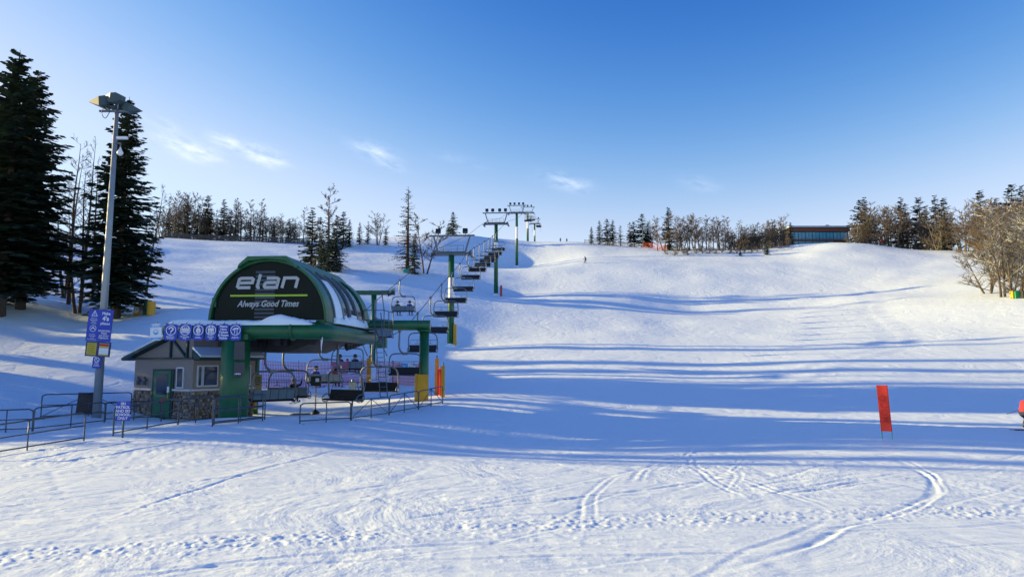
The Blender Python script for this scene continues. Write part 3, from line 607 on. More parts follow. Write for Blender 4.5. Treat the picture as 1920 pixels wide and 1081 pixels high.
# ------------------------------------------------------------------ terminal
T = thing('lift_terminal', 'domed green chairlift terminal on columns with a dark glazed front', 'lift terminal', (LX(33.5), 33.5, 0), LANG)
DW, DZ0, DZ1, DL = 2.92, 4.98, 8.02, 7.3
def arch(t, k=1.0, e=2.05):
    c, s = math.cos(t), math.sin(t); return (k * DW * math.copysign(abs(c) ** (2 / e), c), DZ0 + k * (DZ1 - DZ0) * abs(s) ** (2 / e))
NA = 36; angs = [math.pi * i / NA for i in range(NA + 1)]
FRONT = mat('dark_tinted_front', (.008, .014, .013), .2, 0, .3, 1.0, 0, .10); GLASS = mat('blue_black_glass', (.015, .035, .055), .06, 0, .2, 1.0, 0, .7)
out = [arch(a, .965) for a in angs]; MB().prism(out[::-1], .06, .16).build('front_panel', FRONT, T)
def shell(y0, y1, a0, a1, k0, k1, name, mt, par=T, n=14):
    m = MB(); v = []; 
    for i in range(n + 1):
        t_ = a0 + (a1 - a0) * i / n
        for (y, k) in ((y0, k1), (y1, k1), (y1, k0), (y0, k0)): x, z = arch(t_, k); v.append((x, y, z))
    f = []
    for i in range(n):
        for q in range(4): f.append((i * 4 + q, i * 4 + (q + 1) % 4, i * 4 + 4 + (q + 1) % 4, i * 4 + 4 + q))
    f += [(3, 2, 1, 0), (n * 4, n * 4 + 1, n * 4 + 2, n * 4 + 3)]
    m.add(v, f, 0, False); return m.build(name, mt, par)
PI = math.pi
shell(-.12, .30, 0, PI, .968, 1.008, 'front_rim', GREEN, n=30)
for s in (0, 1):
    a0, a1 = (0, .40 * PI) if s == 0 else (.60 * PI, PI)
    shell(.30, 1.15, a0, a1, .97, 1.0, 'shell_panel', GREENLT); shell(DL - .9, DL, a0, a1, .97, 1.015, 'shell_panel', GREEN)
    ys = [1.15, 2.5, 3.75, 5.0, DL - .9]
    for i in range(4):
        pn = shell(ys[i] + .04, ys[i + 1] - .04, a0 + .03, a1, .95, .985, 'window_pane', GLASS)
        shell(ys[i] - .05, ys[i] + .05, a0, a1, .96, 1.02, 'window_rib', mat('pale_rib', (.16, .20, .23), .4, .3))
        if s == 0:
            ex = [.26, .04, .06, .03][i]; shell(ys[i] + .05, ys[i + 1] - .05, a0 + .0, a0 + ex * PI, .987, 1.0, 'snow_film', SNOWCAP)
            g2 = random.Random(i); b = MB()
            for k in range(9):
                yy = ys[i] + (ys[i + 1] - ys[i]) * (k + .5) / 9; h = g2.uniform(.15, .42) * (1.2 if i else .8)
                b.lathe([(.24, -.05), (.2, h * .6), (.06, h), (0, h * 1.02)], (DW * 1.0, yy, DZ0 + .02), 7)
            b.build('snow_heap', SNOWCAP, T, kind='stuff')
MB().prism([arch(a, .99) for a in angs], DL - .12, DL - .02).build('rear_panel', GREEN, T)
hz = [(-1.45, 7.58), (-1.38, 7.76), (-.95, 8.14), (.95, 8.14), (1.38, 7.76), (1.45, 7.58), (.9, 7.93), (0, 8.02), (-.9, 7.93)]
MB().prism(hz[::-1], -.42, DL + .25).build('roof_hood', GREEN, T)
MB().tube([(.5, 5.2, 8.4), (.5, 5.2, 8.75)], .07, 8).build('vent_pipe', STEEL, T)
MB().box((-2.72, .1, 5.95), (.2, .3, .45)).build('side_lamp', GREEN, T)
for k in range(13): MB().box((-.22, .045, 7.42 - k * .20 if k < 4 else 6.55 - (k - 4) * .19), (.98, .03, .11)).build('louvre', mat('louvre_blue', (.025, .045, .075), .35, 0, .2, 3), T)
# front lettering: squared italic strokes
LOGO = mat('silver_letters', (.42, .45, .47), .5, 0, .05, 3); LIME = mat('lime_stripe', (.36, .55, .03), .5, 0, .05, 3)
def letters(strokes, x0, z0, sx, sz, w, sh):
    m = MB()
    for st in strokes: m.ribbon([(x0 + a * sx + (b * sz) * sh, z0 + b * sz) for a, b in st], w, .03, th=.02)
    return m
E = [[(.95, .06), (.12, .06), (.0, .16), (.0, .84), (.12, .94), (.88, .94), (1.0, .84), (1.0, .52), (.08, .5)]]
LL = [[(1.42, 1.32), (1.42, .16), (1.5, .06), (1.62, .06)]]
A = [[(1.95, .94), (2.7, .94), (2.82, .84), (2.82, .06), (2.02, .06), (1.92, .16), (1.92, .42), (2.02, .52), (2.8, .54)]]
N_ = [[(3.22, .0), (3.22, .94), (4.05, .94), (4.18, .82), (4.18, .0)]]
for st in (E, LL, A, N_): letters(st, -1.62, 6.63, .70, .52, .148, .24).build('logo_letter', LOGO, T)
MB().box((-.02, .04, 6.27), (3.86, .03, .088)).build('lime_stripe', LIME, T)
lettering(T, 'Always Good Times', -.05, 5.86, .43, LOGO, y=.02, bold=.010, shear=.35, xs=.86)
# ring beam, columns, rear portal
m = MB(); ring = [(-4.35, -1.2, 4.52), (-2.6, -1.2, 4.52), (1.0, -1.2, 4.5)] + smooth_path([(1.7, -1.2, 4.5), (2.5, -1.0, 4.48), (3.0, -.4, 4.46), (3.12, .5, 4.45)], 4) + [(3.12, 3, 4.45), (3.12, 7.2, 4.45)]
m.tube(ring, .37, 16); m.build('ring_beam', GREEN, T)
MB().tube([(-3.1, .2, 4.45), (-3.1, 7.2, 4.45)], .33, 12).build('side_beam', GREEN, T)
for x_ in (-1.4, 1.75): MB().lathe([(.37, -.05), (.46, -.05), (.46, .05), (.37, .05)], (x_, -1.2, 4.5), 16, axis='x').build('flange', GREEN, T)
MB().prism([(-2.95, 4.72), (2.95, 4.72), (2.85, 5.06), (-2.85, 5.06)], -.2, DL + .1).build('dome_sill', GREEN, T)
MB().box((2.6, 5.0, 4.62), (.05, 1.2, .14)).build('maker_plate', WHITE, T)
g2 = random.Random(3)
def snow_roll(x0, x1, y, z, hs, w=.30, name='snow_cap'):
    m = MB(); v = []; n = len(hs) * 4; nk = 9
    for i in range(n + 1):
        u = i / n; h = float(np.interp(u * (len(hs) - 1), range(len(hs)), hs)) + g2.uniform(-.015, .015)
        for k in range(nk): a = math.pi * k / (nk - 1); v.append((x0 + (x1 - x0) * u, y - w * math.cos(a) * (1 + .1 * math.sin(u * 31)), z + h * math.sin(a) ** .7 - .05))
    f = [(i * nk + k, i * nk + k + 1, (i + 1) * nk + k + 1, (i + 1) * nk + k) for i in range(n) for k in range(nk - 1)]
    m.add(v, f, 0, True); return m.build(name, SNOWCAP, T)
snow_roll(-4.35, 2.75, -1.2, 4.80, [.02, .28, .32, .30, .30, .26, .22, .2, .22, .26, .2, .22, .42, .52, .42, .34, .24, .05], .33)
snow_roll(-2.6, 2.6, -.35, 4.98, [.1, .12, .1, .12, .16, .14, .1], .3)
MB().tube([(-.95, -1.2, .0 - .6), (-.95, -1.2, 4.3)], .63, 28).build('front_column', GREEN, T)
MB().box((-.95, -1.2, 4.2), (1.5, .9, .25)).build('column_head', GREEN, T)
# drive machinery under the dome
m = MB(); m.box((0, 3.6, 4.35), (5.4, 7.0, .5)); m.prism([(-2.5, 4.1), (2.4, 4.1), (1.0, 3.55), (-1.2, 3.55)], .4, 5.6); m.build('drive_frame', DARK, T)
wl_ = Matrix.Rotation(-LANG, 3, 'Z') @ (BW - Vector((LX(33.5), 33.5, 0)))
m = MB(); m.lathe([(.25, -.12), (2.1, -.12), (2.3, -.06), (2.2, 0), (2.3, .06), (2.1, .12), (.25, .12)], (wl_.x, wl_.y, 4.14), 36); m.build('bullwheel', DARK, T)
for k in range(9):
    a = g2.uniform(-2.3, 2.3); MB().box((a, g2.uniform(-.1, .6), 4.0 + g2.uniform(-.15, .1)), (.3, .3, g2.uniform(.2, .45))).build('gearbox', DARK, T)
for s in (-1, 1):
    b = MB(); b.bar((s * GA, 5.0, 4.05), (s * GA, 10.6, 4.75), .14, .3); sb = b.build('tyre_bank', STEEL, T)
    for k in range(11): MB().lathe([(.06, -.07), (.23, -.07), (.25, 0), (.23, .07), (.06, .07)], (s * GA, 5.2 + k * .52, 4.35 + k * .066 - .42), 12, axis='x').build('tyre', RUBBER, sb)
Tw = lambda v: Matrix.Rotation(-LANG, 3, 'Z') @ (Vector(v) - Vector((LX(33.5), 33.5, 0)))
rc, lc = Tw((-5.2, 41.2, 0)), Tw((-15.2, 41.2, 0))
for q, p_ in ((1, rc), (-1, lc)):
    zg = .35; MB().tube([(p_.x, p_.y, -.3), (p_.x, p_.y, 4.95)], .285, 18).build('rear_column', GREEN, T)
    MB().lathe([(.30, 4.85), (.40, 4.85), (.40, 4.97), (.30, 4.97)], (p_.x, p_.y, 0), 16).build('column_collar', GREEN, T)
    MB().box((p_.x + .02, p_.y - .36, 1.35), (.62, .16, 2.0)).build('column_pad', YELLOW, T); MB().box((p_.x - .38, p_.y - .05, 1.35), (.14, .7, 2.05)).build('column_pad', YELLOW, T)
MB().tube([(lc.x - .3, lc.y, 5.24), (rc.x + .35, rc.y, 5.24)], .30, 16).build('rear_beam', GREEN, T)
m = MB(); v0 = lc.x; 
for i in range(13): pass
o_ = snow_roll(2.9, rc.x + .2, rc.y, 5.5, [.04, .08, .06, .08, .07, .03], .16)
# service platform, rails and ladder at the right of the dome
px_, py_ = 3.55, 6.6
MB().box((px_ + .1, py_, 4.92), (1.3, 2.2, .06)).build('service_platform', STEEL, T)
m = MB()
for z in (5.4, 5.95): m.tube([(px_ - .45, py_ - 1.05, z), (px_ + .7, py_ - 1.05, z), (px_ + .7, py_ + 1.05, z)], .028, 6)
for (a, b) in ((-.45, -1.05), (.15, -1.05), (.7, -1.05), (.7, 0), (.7, 1.05)): m.tube([(px_ + a, py_ + b, 4.9), (px_ + a, py_ + b, 5.97)], .028, 6)
m.tube([(px_ + .7, py_ - 1.05, 5.9), (px_ + .55, py_ - 1.05, 6.9)], .03, 6); m.tube([(px_ + .3, py_ - 1.05, 6.85), (px_ + .8, py_ - 1.05, 6.9)], .03, 6); m.build('platform_rail', STEEL, T)
m = MB(); la, lb_ = Vector((px_ + .35, py_ - 1.2, 4.9)), Vector((px_ + 1.0, py_ - 1.9, 1.2))
for q in (-.2, .2): m.tube([la + Vector((q, 0, .9)), lb_ + Vector((q, 0, 0))], .028, 6)
for k in range(15): c_ = la.lerp(lb_, k / 14); m.tube([c_ + Vector((-.2, 0, 0)), c_ + Vector((.2, 0, 0))], .02, 5)
m.build('ladder', STEEL, T)
m = MB()
for q in (-.5, .6): m.tube([(px_ + q - .4, py_ - 1.0, 4.9), (px_ + q + .35, py_ - 1.2, 3.4)], .03, 5)
m.build('platform_brace', STEEL, T)
# snow loaded icicle and cable on the beam
m = MB(); m.tube(smooth_path([(2.35, -.75, 4.95), (2.75, -1.1, 4.7), (3.0, -.95, 4.25), (3.02, -.9, 3.5)], 4), .035, 6); m.build('power_cable', DARK, T)
m = MB(); m.lathe([(.05, 0), (.035, -.4), (.0, -.85)], (3.02, -.92, 4.2), 7); m.build('icicle', WHITE, T)

# ------------------------------------------------------------------ ticket hut
STUCCO = mat('grey_stucco', (.27, .24, .22), .9, 0, .12, 14, .3); TAN = mat('tan_stucco', (.31, .26, .205), .9, 0, .10, 14, .3); TRIM = mat('dark_green_trim', (.012, .05, .05), .6, 0, .2, 4)
DOORG = mat('green_door', (.015, .14, .075), .45, 0, .15, 3); STONE = [mat('stone_%s' % n_, c_, .9, 0, .3, 9, .3) for n_, c_ in (('tan', (.28, .20, .12)), ('grey', (.20, .18, .17)), ('brown', (.16, .10, .065)), ('pale', (.36, .30, .23)))]
MORTAR = mat('mortar', (.12, .10, .09), .95, 0, .2, 20, .3); PANE = mat('window_glass', (.03, .05, .08), .08, 0, .2, 1, 0, .6); FRAME = mat('white_frame', (.62, .64, .66), .5)
BLUE = mat('sign_blue', (.012, .045, .42), .45, 0, .08, 2); SWHITE = mat('sign_white', (.75, .78, .82), .5, 0, .04, 3); LBLUE = mat('sign_light_blue', (.10, .36, .72), .45); BARR = mat('barrier_steel', (.07, .09, .11), .45, .5, .25, 6)
hc = P(357, 778, 35.5); hz0 = .30
Hh = thing('ticket_hut', 'small stucco ticket hut with stone base, green door and snowy roof', 'hut', (hc.x, hc.y, hz0), R(-26.6)); WH = 2.98
MB().box((-2.25, 2.02, WH / 2 - .3), (4.5, 4.05, WH + .6)).build('wall', STUCCO, Hh)
MB().box((.02, 2.02, 2.05), (.05, 4.05, 1.84)).build('side_wall_face', TAN, Hh)
MB().prism([(-4.5, WH), (0, WH), (0, 4.35), (-.5, 4.35)], .003, 4.04).build('upper_wall', TAN, Hh)
MB().prism([(-4.5, WH + .02), (-.06, WH + .02), (-.06, 4.3), (-.5, 4.3)], -.02, .02).build('gable_face', STUCCO, Hh)
rf = MB().prism([(-5.0, WH - .14), (-.45, 4.36), (.12, 4.36), (.12, 4.50), (-.5, 4.50), (-5.05, WH + .0)], -.45, 4.4).build('roof', TRIM, Hh)
MB().prism([(-5.0, WH + .03), (-.5, 4.515), (.1, 4.515), (.1, 4.62), (-.55, 4.64), (-5.0, WH + .12)], -.38, 4.35).build('roof_snow', SNOWCAP, rf)
MB().prism([(0, WH + .42), (.62, WH + .02), (.62, WH - .08), (0, WH - .08)], -.1, 4.3).build('skirt_roof', TRIM, Hh)
MB().prism([(0.02, WH + .56), (.64, WH + .12), (.64, WH + .03), (0.02, WH + .44)], -.08, 4.28).build('skirt_snow', SNOWCAP, Hh)
for a, b in (((-4.9, WH - .03), (.1, WH - .03)), ((-1.6, WH), (-1.6, 3.85)), ((-1.45, 3.9), (-.45, WH + .05)), ((-.35, WH), (-.35, 4.3))): MB().bar((a[0], -.05, a[1]), (b[0], -.05, b[1]), .08, .2, up=(0, 1, 0)).build('timber', TRIM, Hh)
MB().bar((.05, -.0, WH - .03), (.05, 4.2, WH - .03), .1, .2).build('timber', TRIM, Hh)
def stones(x0, x1, z0, z1, face, seed):
    g_ = random.Random(seed); m = MB(); z = z0
    while z < z1:
        h = g_.uniform(.14, .22); x = x0 + g_.uniform(-.1, .05)
        while x < x1:
            w = g_.uniform(.15, .30); cx, cz, d = x + w / 2, z + h / 2, g_.uniform(.05, .10)
            if cx < x1 and cz < z1 + .05:
                n = 7; rim = [(cx + w * .48 * math.cos(2 * PI * k / n + .3) * g_.uniform(.85, 1.1), cz + h * .5 * math.sin(2 * PI * k / n + .3) * g_.uniform(.85, 1.1)) for k in range(n)]
                mid = [(cx + (p[0] - cx) * .6, cz + (p[1] - cz) * .6) for p in rim]
                if face == 'f': v = [(p[0], -.01, p[1]) for p in rim] + [(p[0], -.01 - d, p[1]) for p in mid]
                else: v = [(.045, p[0], p[1]) for p in rim] + [(.045 + d, p[0], p[1]) for p in mid]
                f = [(k, (k + 1) % n, n + (k + 1) % n, n + k) for k in range(n)] + [tuple(range(n, 2 * n))]
                if face != 'f': f = [tuple(reversed(q)) for q in f]
                m.add(v, f, g_.randrange(4), False)
            x += w * 1.0
        z += h * .95
    m.build('stone_base', STONE, Hh, kind='stuff')
stones(-4.5, -2.95, -.3, 1.28, 'f', 1); stones(-1.3, 0, -.3, 1.28, 'f', 2); stones(0, 4.05, -.3, 1.28, 's', 3)
MB().box((-3.72, -.06, 1.34), (1.56, .16, .09)).build('stone_ledge', FRAME, Hh); MB().box((-.64, -.06, 1.34), (1.32, .16, .09)).build('stone_ledge', FRAME, Hh); MB().box((.07, 2.0, 1.34), (.14, 4.05, .09)).build('stone_ledge', FRAME, Hh)
MB().box((-2.12, -.03, 1.15), (1.62, .10, 2.5)).build('door_frame', TRIM, Hh)
dr = MB().box((-2.12, -.07, 1.12), (1.30, .08, 2.36)).build('door', DOORG, Hh)
MB().box((-2.12, -.115, 1.62), (.86, .012, 1.05)).build('door_pane', PANE, dr); MB().box((-1.56, -.14, 1.05), (.05, .06, .34)).build('handle', mat('brass', (.5, .38, .12), .4, .8), dr)
m = MB(); m.prism([(-2.02, .62), (-1.84, .80), (-1.86, .88), (-1.95, .90), (-2.02, .84), (-2.09, .90), (-2.18, .88), (-2.2, .80)][::-1], -.118, -.112); m.build('heart_sticker', mat('red_sticker', (.6, .03, .04), .5), dr)
MB().box((-1.62, -.12, 1.35), (.16, .01, .3)).build('door_notice', SWHITE, dr)
def window(x0, x1, z0, z1, face):
    m = MB()
    if face == 'f': w = MB().box(((x0 + x1) / 2, -.03, (z0 + z1) / 2), (x1 - x0, .08, z1 - z0)).build('window', FRAME, Hh); MB().box(((x0 + x1) / 2, -.074, (z0 + z1) / 2), (x1 - x0 - .14, .012, z1 - z0 - .14)).build('pane', PANE, w)
    else: w = MB().box((.07, (x0 + x1) / 2, (z0 + z1) / 2), (.08, x1 - x0, z1 - z0)).build('window', FRAME, Hh); MB().box((.114, (x0 + x1) / 2, (z0 + z1) / 2), (.012, x1 - x0 - .14, z1 - z0 - .14)).build('pane', PANE, w)
window(-1.12, -.58, 1.42, 2.5, 'f'); window(.22, .52, 1.5, 2.6, 's'); window(.55, 1.5, 1.5, 2.6, 's'); window(1.7, 2.7, 1.5, 2.6, 's'); window(2.9, 3.7, 1.5, 2.6, 's')
for x in (-4.0, -3.5): MB().lathe([(.0, .24), (.07, .22), (.07, .1), (.13, .06), (.13, .0), (.07, -.04), (.09, -.2), (.0, -.22)], (x, -.14, 1.78), 8).build('wall_fitting', STEEL, Hh)

# ------------------------------------------------------------------ signs on the beam
def ring(m, cx, cz, r, w, y=-.016, n=28):
    m.ribbon([(cx + r * math.cos(2 * PI * k / n), cz + r * math.sin(2 * PI * k / n)) for k in range(n + 1)], w, y)
def person_icon(m, x, z, s, y=-.016):
    m.ribbon([(x - .001, z + .14 * s), (x + .001, z + .22 * s)], .09 * s, y); m.ribbon([(x, z - .02 * s), (x, z + .11 * s)], .15 * s, y); m.ribbon([(x - .04 * s, z - .2 * s), (x - .04 * s, z)], .05 * s, y); m.ribbon([(x + .04 * s, z - .2 * s), (x + .04 * s, z)], .05 * s, y)
BY = 33.5 - 1.75
def beam_sign(px0, px1, label, kind, tilt=0, y=0, py0=607, py1=638):
    a, b = P(px0, py1, BY + y), P(px1, py0, BY + y); w, h = b.x - a.x, b.z - a.z
    s = thing('hanging_sign', label, 'sign', ((a.x + b.x) / 2, BY + y, (a.z + b.z) / 2), LANG * 0, None); s.rotation_euler = (0, R(tilt), R(-2))
    bm_ = bmesh.new(); bmesh.ops.create_cube(bm_, size=1); bmesh.ops.scale(bm_, vec=(w, .02, h), verts=bm_.verts); bmesh.ops.bevel(bm_, geom=[e for e in bm_.edges if abs(e.verts[0].co.y - e.verts[1].co.y) > .01], offset=.06, segments=3, affect='EDGES')
    me = bpy.data.meshes.new('board'); bm_.to_mesh(me); bm_.free(); me.materials.append(SWHITE if kind == 'mask' else BLUE); obj('board', me, s)
    MB().tube([(0, .01, h / 2), (0, .12, h / 2 + .1)], .015, 5).build('hook', STEEL, s)
    m = MB(); r = .2
    if kind in ('q', 'quad', 'one', 'two', 'strap'): ring(m, 0, .09, .22, .03)
    if kind == 'q': m.ribbon([(-.10, .13), (-.08, .19), (0, .225), (.08, .19), (.09, .12), (.02, .06), (0, .0)], .055, -.016); m.ribbon([(0, -.075), (0, -.03)], .05, -.016)
    if kind == 'quad':
        for k in range(4): person_icon(m, -.13 + k * .088, .09, .62)
    if kind == 'one': person_icon(m, 0, .09, .95); m.ribbon([(-.08, .0), (-.08, .14)], .05, -.016); m.ribbon([(.08, .0), (.08, .14)], .05, -.016)
    if kind == 'two': person_icon(m, -.07, .09, .9); person_icon(m, .07, .09, .9)
    if kind == 'strap': m.ribbon([(-.13, .10), (-.04, .17), (.10, .18), (.13, .14)], .06, -.016); m.ribbon([(-.02, .14), (-.05, -.07)], .025, -.016); m.ribbon([(.07, .15), (.08, -.1)], .025, -.016)
    if m.v: m.build('pictogram', SWHITE, s)
    if kind == 'mask':
        MB().box((0, -.013, .27), (w * .96, .008, .12)).build('blue_band', LBLUE, s); MB().box((0, -.013, -.29), (w * .94, .008, .11)).build('blue_band', LBLUE, s)
        m = MB(); ring(m, 0, .0, .11, .02); m.ribbon([(-.08, -.03), (0, -.06), (.08, -.03)], .08, -.016); m.build('pictogram', LBLUE, s); fine_print(s, 0, .27, w * .8, 2, .05, SWHITE, -.02); fine_print(s, 0, -.29, w * .7, 1, .06, SWHITE, -.02)
    elif kind == 'text': lettering(s, 'Please\nHave\nTickets\n& Passes\nVisible', 0, .0, .14, SWHITE, y=-.014, bold=.004)
    elif kind in ('quad', 'two'): lettering(s, {'quad': 'Quadruples\nOnly', 'two': 'Doubles\nOnly'}[kind], 0, -.245, .085, SWHITE, y=-.014, bold=.002)
    else: fine_print(s, 0, -.24, w * .7, {'q': 3, 'one': 2, 'strap': 2}[kind], .05, SWHITE, -.014)
    return s
beam_sign(281, 304, 'white and light blue face mask notice at the far left end of the beam', 'mask', -3)
beam_sign(307, 334, 'blue hanging sign with a white question mark', 'q', 4)
beam_sign(334.5, 360, 'blue hanging sign with four small figures in a circle', 'quad', 3, -.02)
beam_sign(361, 383, 'blue hanging sign with one figure in a circle', 'one', 1); beam_sign(384, 407, 'blue hanging sign with two figures in a circle, Doubles Only', 'two', 0, -.02)
beam_sign(408, 430, 'blue hanging sign reading Please Have Tickets and Passes Visible', 'text', 0); beam_sign(430.5, 453, 'blue hanging sign with pole straps in a circle above the column', 'strap', 0, -.02)
for i, (py0, py1, lb) in enumerate([(640, 674, 'dark upper notice board on the right of the thick green column'), (679, 705, 'dark lower notice board on the right of the thick green column')]):
    a, b = P(439, py1, 31.75), P(460 - i, py0, 31.75); nb_ = thing('notice_board', lb, 'board', ((a.x + b.x) / 2, 31.72, (a.z + b.z) / 2)); MB().box((0, 0, 0), (b.x - a.x, .05, b.z - a.z)).build('board', mat('dark_navy_board', (.018, .026, .05), .3, 0, .3, 3), nb_)
    MB().box((0, .06, 0), (.1, .12, .1)).build('bracket', STEEL, nb_)
    if i: fine_print(nb_, -.05, -.2, .3, 1, .1, SWHITE, -.03)

# ------------------------------------------------------------------ floodlight pole with signs
pb = G(181, 782); pt = P(219, 212, pb.y); ph = pt.z - pb.z
pl = thing('floodlight_pole', 'tall grey floodlight pole with four lamp heads at the left', 'light pole', pb); pl.rotation_euler = (0, math.atan2(pt.x - pb.x, ph), 0)
MB().tube([(0, 0, -.5), (0, 0, ph * .5), (0, 0, ph)], [.21, .16, .10], 14).build('pole', mat('pole_grey', (.30, .33, .34), .5, .4, .15, 3), pl)
FL = mat('lamp_housing', (.04, .07, .08), .5, .0, .2, 4)
MB().box((-.15, 0, ph + .1), (1.5, .1, .1)).build('lamp_bracket', STEEL, pl)
for (x, y, z, rz_, ry, sc_) in ((-.62, -.1, .50, 0, -6, .95), (.08, -.25, .62, -12, 3, .95), (.50, .15, .30, 195, -16, .8), (-.05, .3, .32, 60, -10, .7)):
    l = MB(); l.add([(-.85, -.04, .14), (-.85, .04, .14), (-.1, -.36, -.26), (-.1, .36, -.26), (-.1, -.36, .26), (-.1, .36, .26), (.22, -.34, -.24), (.22, .34, -.24), (.22, -.34, .28), (.22, .34, .28), (.42, -.18, -.1), (.42, .18, -.1), (.42, -.18, .18), (.42, .18, .18)],
        [(0, 2, 3, 1), (0, 1, 5, 4), (0, 4, 2), (1, 3, 5), (2, 6, 7, 3), (4, 5, 9, 8), (2, 4, 8, 6), (3, 7, 9, 5), (6, 10, 11, 7), (8, 9, 13, 12), (6, 8, 12, 10), (7, 11, 13, 9), (10, 12, 13, 11)])
    lo = l.build('lamp_head', FL, pl, loc=(x, y, ph + z)); lo.rotation_euler = (0, R(ry), R(rz_)); lo.scale = (sc_,) * 3; MB().tube([(x + .1, y, ph + z - .2), (x * .5, 0, ph + .08)], .05, 6).build('lamp_arm', STEEL, pl)
MB().tube(smooth_path([(-.5, -.2, ph + .4), (-.62, -.25, ph - .1), (-.45, -.2, ph - .35), (-.3, -.1, ph + .05)], 4), .018, 5).build('loose_cable', DARK, pl)
MB().tube([(0, 0, ph - 1.62), (.36, -.1, ph - 1.62), (.36, -.1, ph - 1.8)], .035, 6).build('camera_arm', STEEL, pl); MB().box((.42, -.1, ph - 1.36), (.55, .14, .13)).build('bullet_camera', WHITE, pl)
MB().lathe([(.0, .05), (.03, 0), (.07, -.12), (.15, -.27), (.15, -.33), (.09, -.42), (0, -.45)], (.36, -.1, ph - 1.85), 12).build('dome_camera', WHITE, pl)
def flat_sign(name, label, px0, py0, px1, py1, d, m_, th=.03, tilt=0):
    a, b = P(px0, py1, d), P(px1, py0, d); s = thing(name, label, 'sign', ((a.x + b.x) / 2, d, (a.z + b.z) / 2)); s.rotation_euler = (0, tilt, 0); w, h = b.x - a.x, b.z - a.z
    MB().box((0, 0, 0), (w, th, h)).build('board', m_, s); return s, w, h
sd = pb.y - .32; TL = R(3.4)
s, w, h = flat_sign('pole_sign', 'large blue sign reading Make 4s please on the floodlight pole', 162, 580, 212, 640, sd, BLUE, tilt=TL)
lettering(s, 'Make', w * .22, h * .38, .19, SWHITE, y=-.02, bold=.006); lettering(s, "4's", w * .22, h * .22, .30, SWHITE, y=-.02, bold=.012); lettering(s, 'please', w * .22, h * .07, .19, SWHITE, y=-.02, bold=.004)
lettering(s, 'BOARDERS\nPlease\nput down\nHighbacks', w * .22, -h * .27, .12, SWHITE, y=-.02, bold=.002); lettering(s, 'Remove\nBackpacks\nBefore\nLoading', -w * .25, h * .14, .088, SWHITE, y=-.02); lettering(s, 'Leashes\nRequired\non all\nSnowboards', -w * .25, -h * .36, .088, SWHITE, y=-.02)
m = MB(); m.ribbon([(-w * .25 - .14, h * .29), (-w * .25, h * .45), (-w * .25 + .14, h * .29), (-w * .25 - .14, h * .29)], .03, -.018); m.ribbon([(-w * .25, h * .32), (-w * .25, h * .39)], .03, -.018); ring(m, -w * .25, -h * .1, .15, .025, -.018); m.ribbon([(-w * .25 - .09, -h * .13), (-w * .25, -h * .06), (-w * .25 + .09, -h * .13)], .04, -.018); m.build('pictogram', SWHITE, s)
s, w, h = flat_sign('notice_sign', 'navy panel with a yellow and a white notice below the blue pole sign', 159.5, 640.5, 208, 668, sd, mat('navy_frame', (.01, .02, .12), .4), tilt=TL)
MB().box((-w * .25, -.02, 0), (w * .38, .012, h * .82)).build('yellow_notice', mat('yellow_paper', (.55, .45, .05), .7, 0, .1, 6), s); wn_ = MB().box((w * .24, -.02, 0), (w * .38, .012, h * .82)).build('white_notice', SWHITE, s)
MB().box((w * .24, -.03, h * .31), (w * .37, .008, h * .16)).build('red_stripe', mat('red_print', (.5, .02, .02), .6), wn_); MB().box((w * .24, -.03, h * .16), (w * .37, .008, h * .12)).build('yellow_stripe', MATS['yellow_paper'], wn_); MB().box((w * .24, -.03, -h * .36), (w * .37, .008, h * .08)).build('yellow_stripe', MATS['yellow_paper'], wn_)
for k in range(6): MB().box((-w * .25, -.03, h * (.3 - k * .12)), (w * .28, .006, .018)).build('print_line', mat('print_dark', (.12, .10, .03), .8), s)
s, w, h = flat_sign('small_pole_sign', 'small blue sign with a white round symbol at the bottom of the pole signs', 173, 669, 190, 690, sd - .02, BLUE, tilt=TL)
m = MB(); ring(m, 0, h * .25, .11, .035, -.018); m.ribbon([(-.07, h * .25 + .07), (.07, h * .25 - .07)], .03, -.018); m.build('pictogram', SWHITE, s); fine_print(s, 0, -h * .18, w * .75, 3, .06, SWHITE, -.018)
a = G(168, 776); b_ = thing('folding_board', 'dark wooden folding board leaning at the foot of the floodlight pole', 'board', a + Vector((-.1, .1, 0)), R(20))
WOODD = mat('dark_weathered_wood', (.06, .05, .045), .8, 0, .4, 5, .3)
for q in (-1, 1): MB().bar((-.05 + q * .05, q * .30, 0), (q * .02 - .05, q * .05, 1.05), .85, .04, up=(0, 1, 0)).build('board', WOODD, b_)
MB().bar((.55, -.3, 0), (.45, 0, 1.0), .07).build('leg', WOODD, b_)

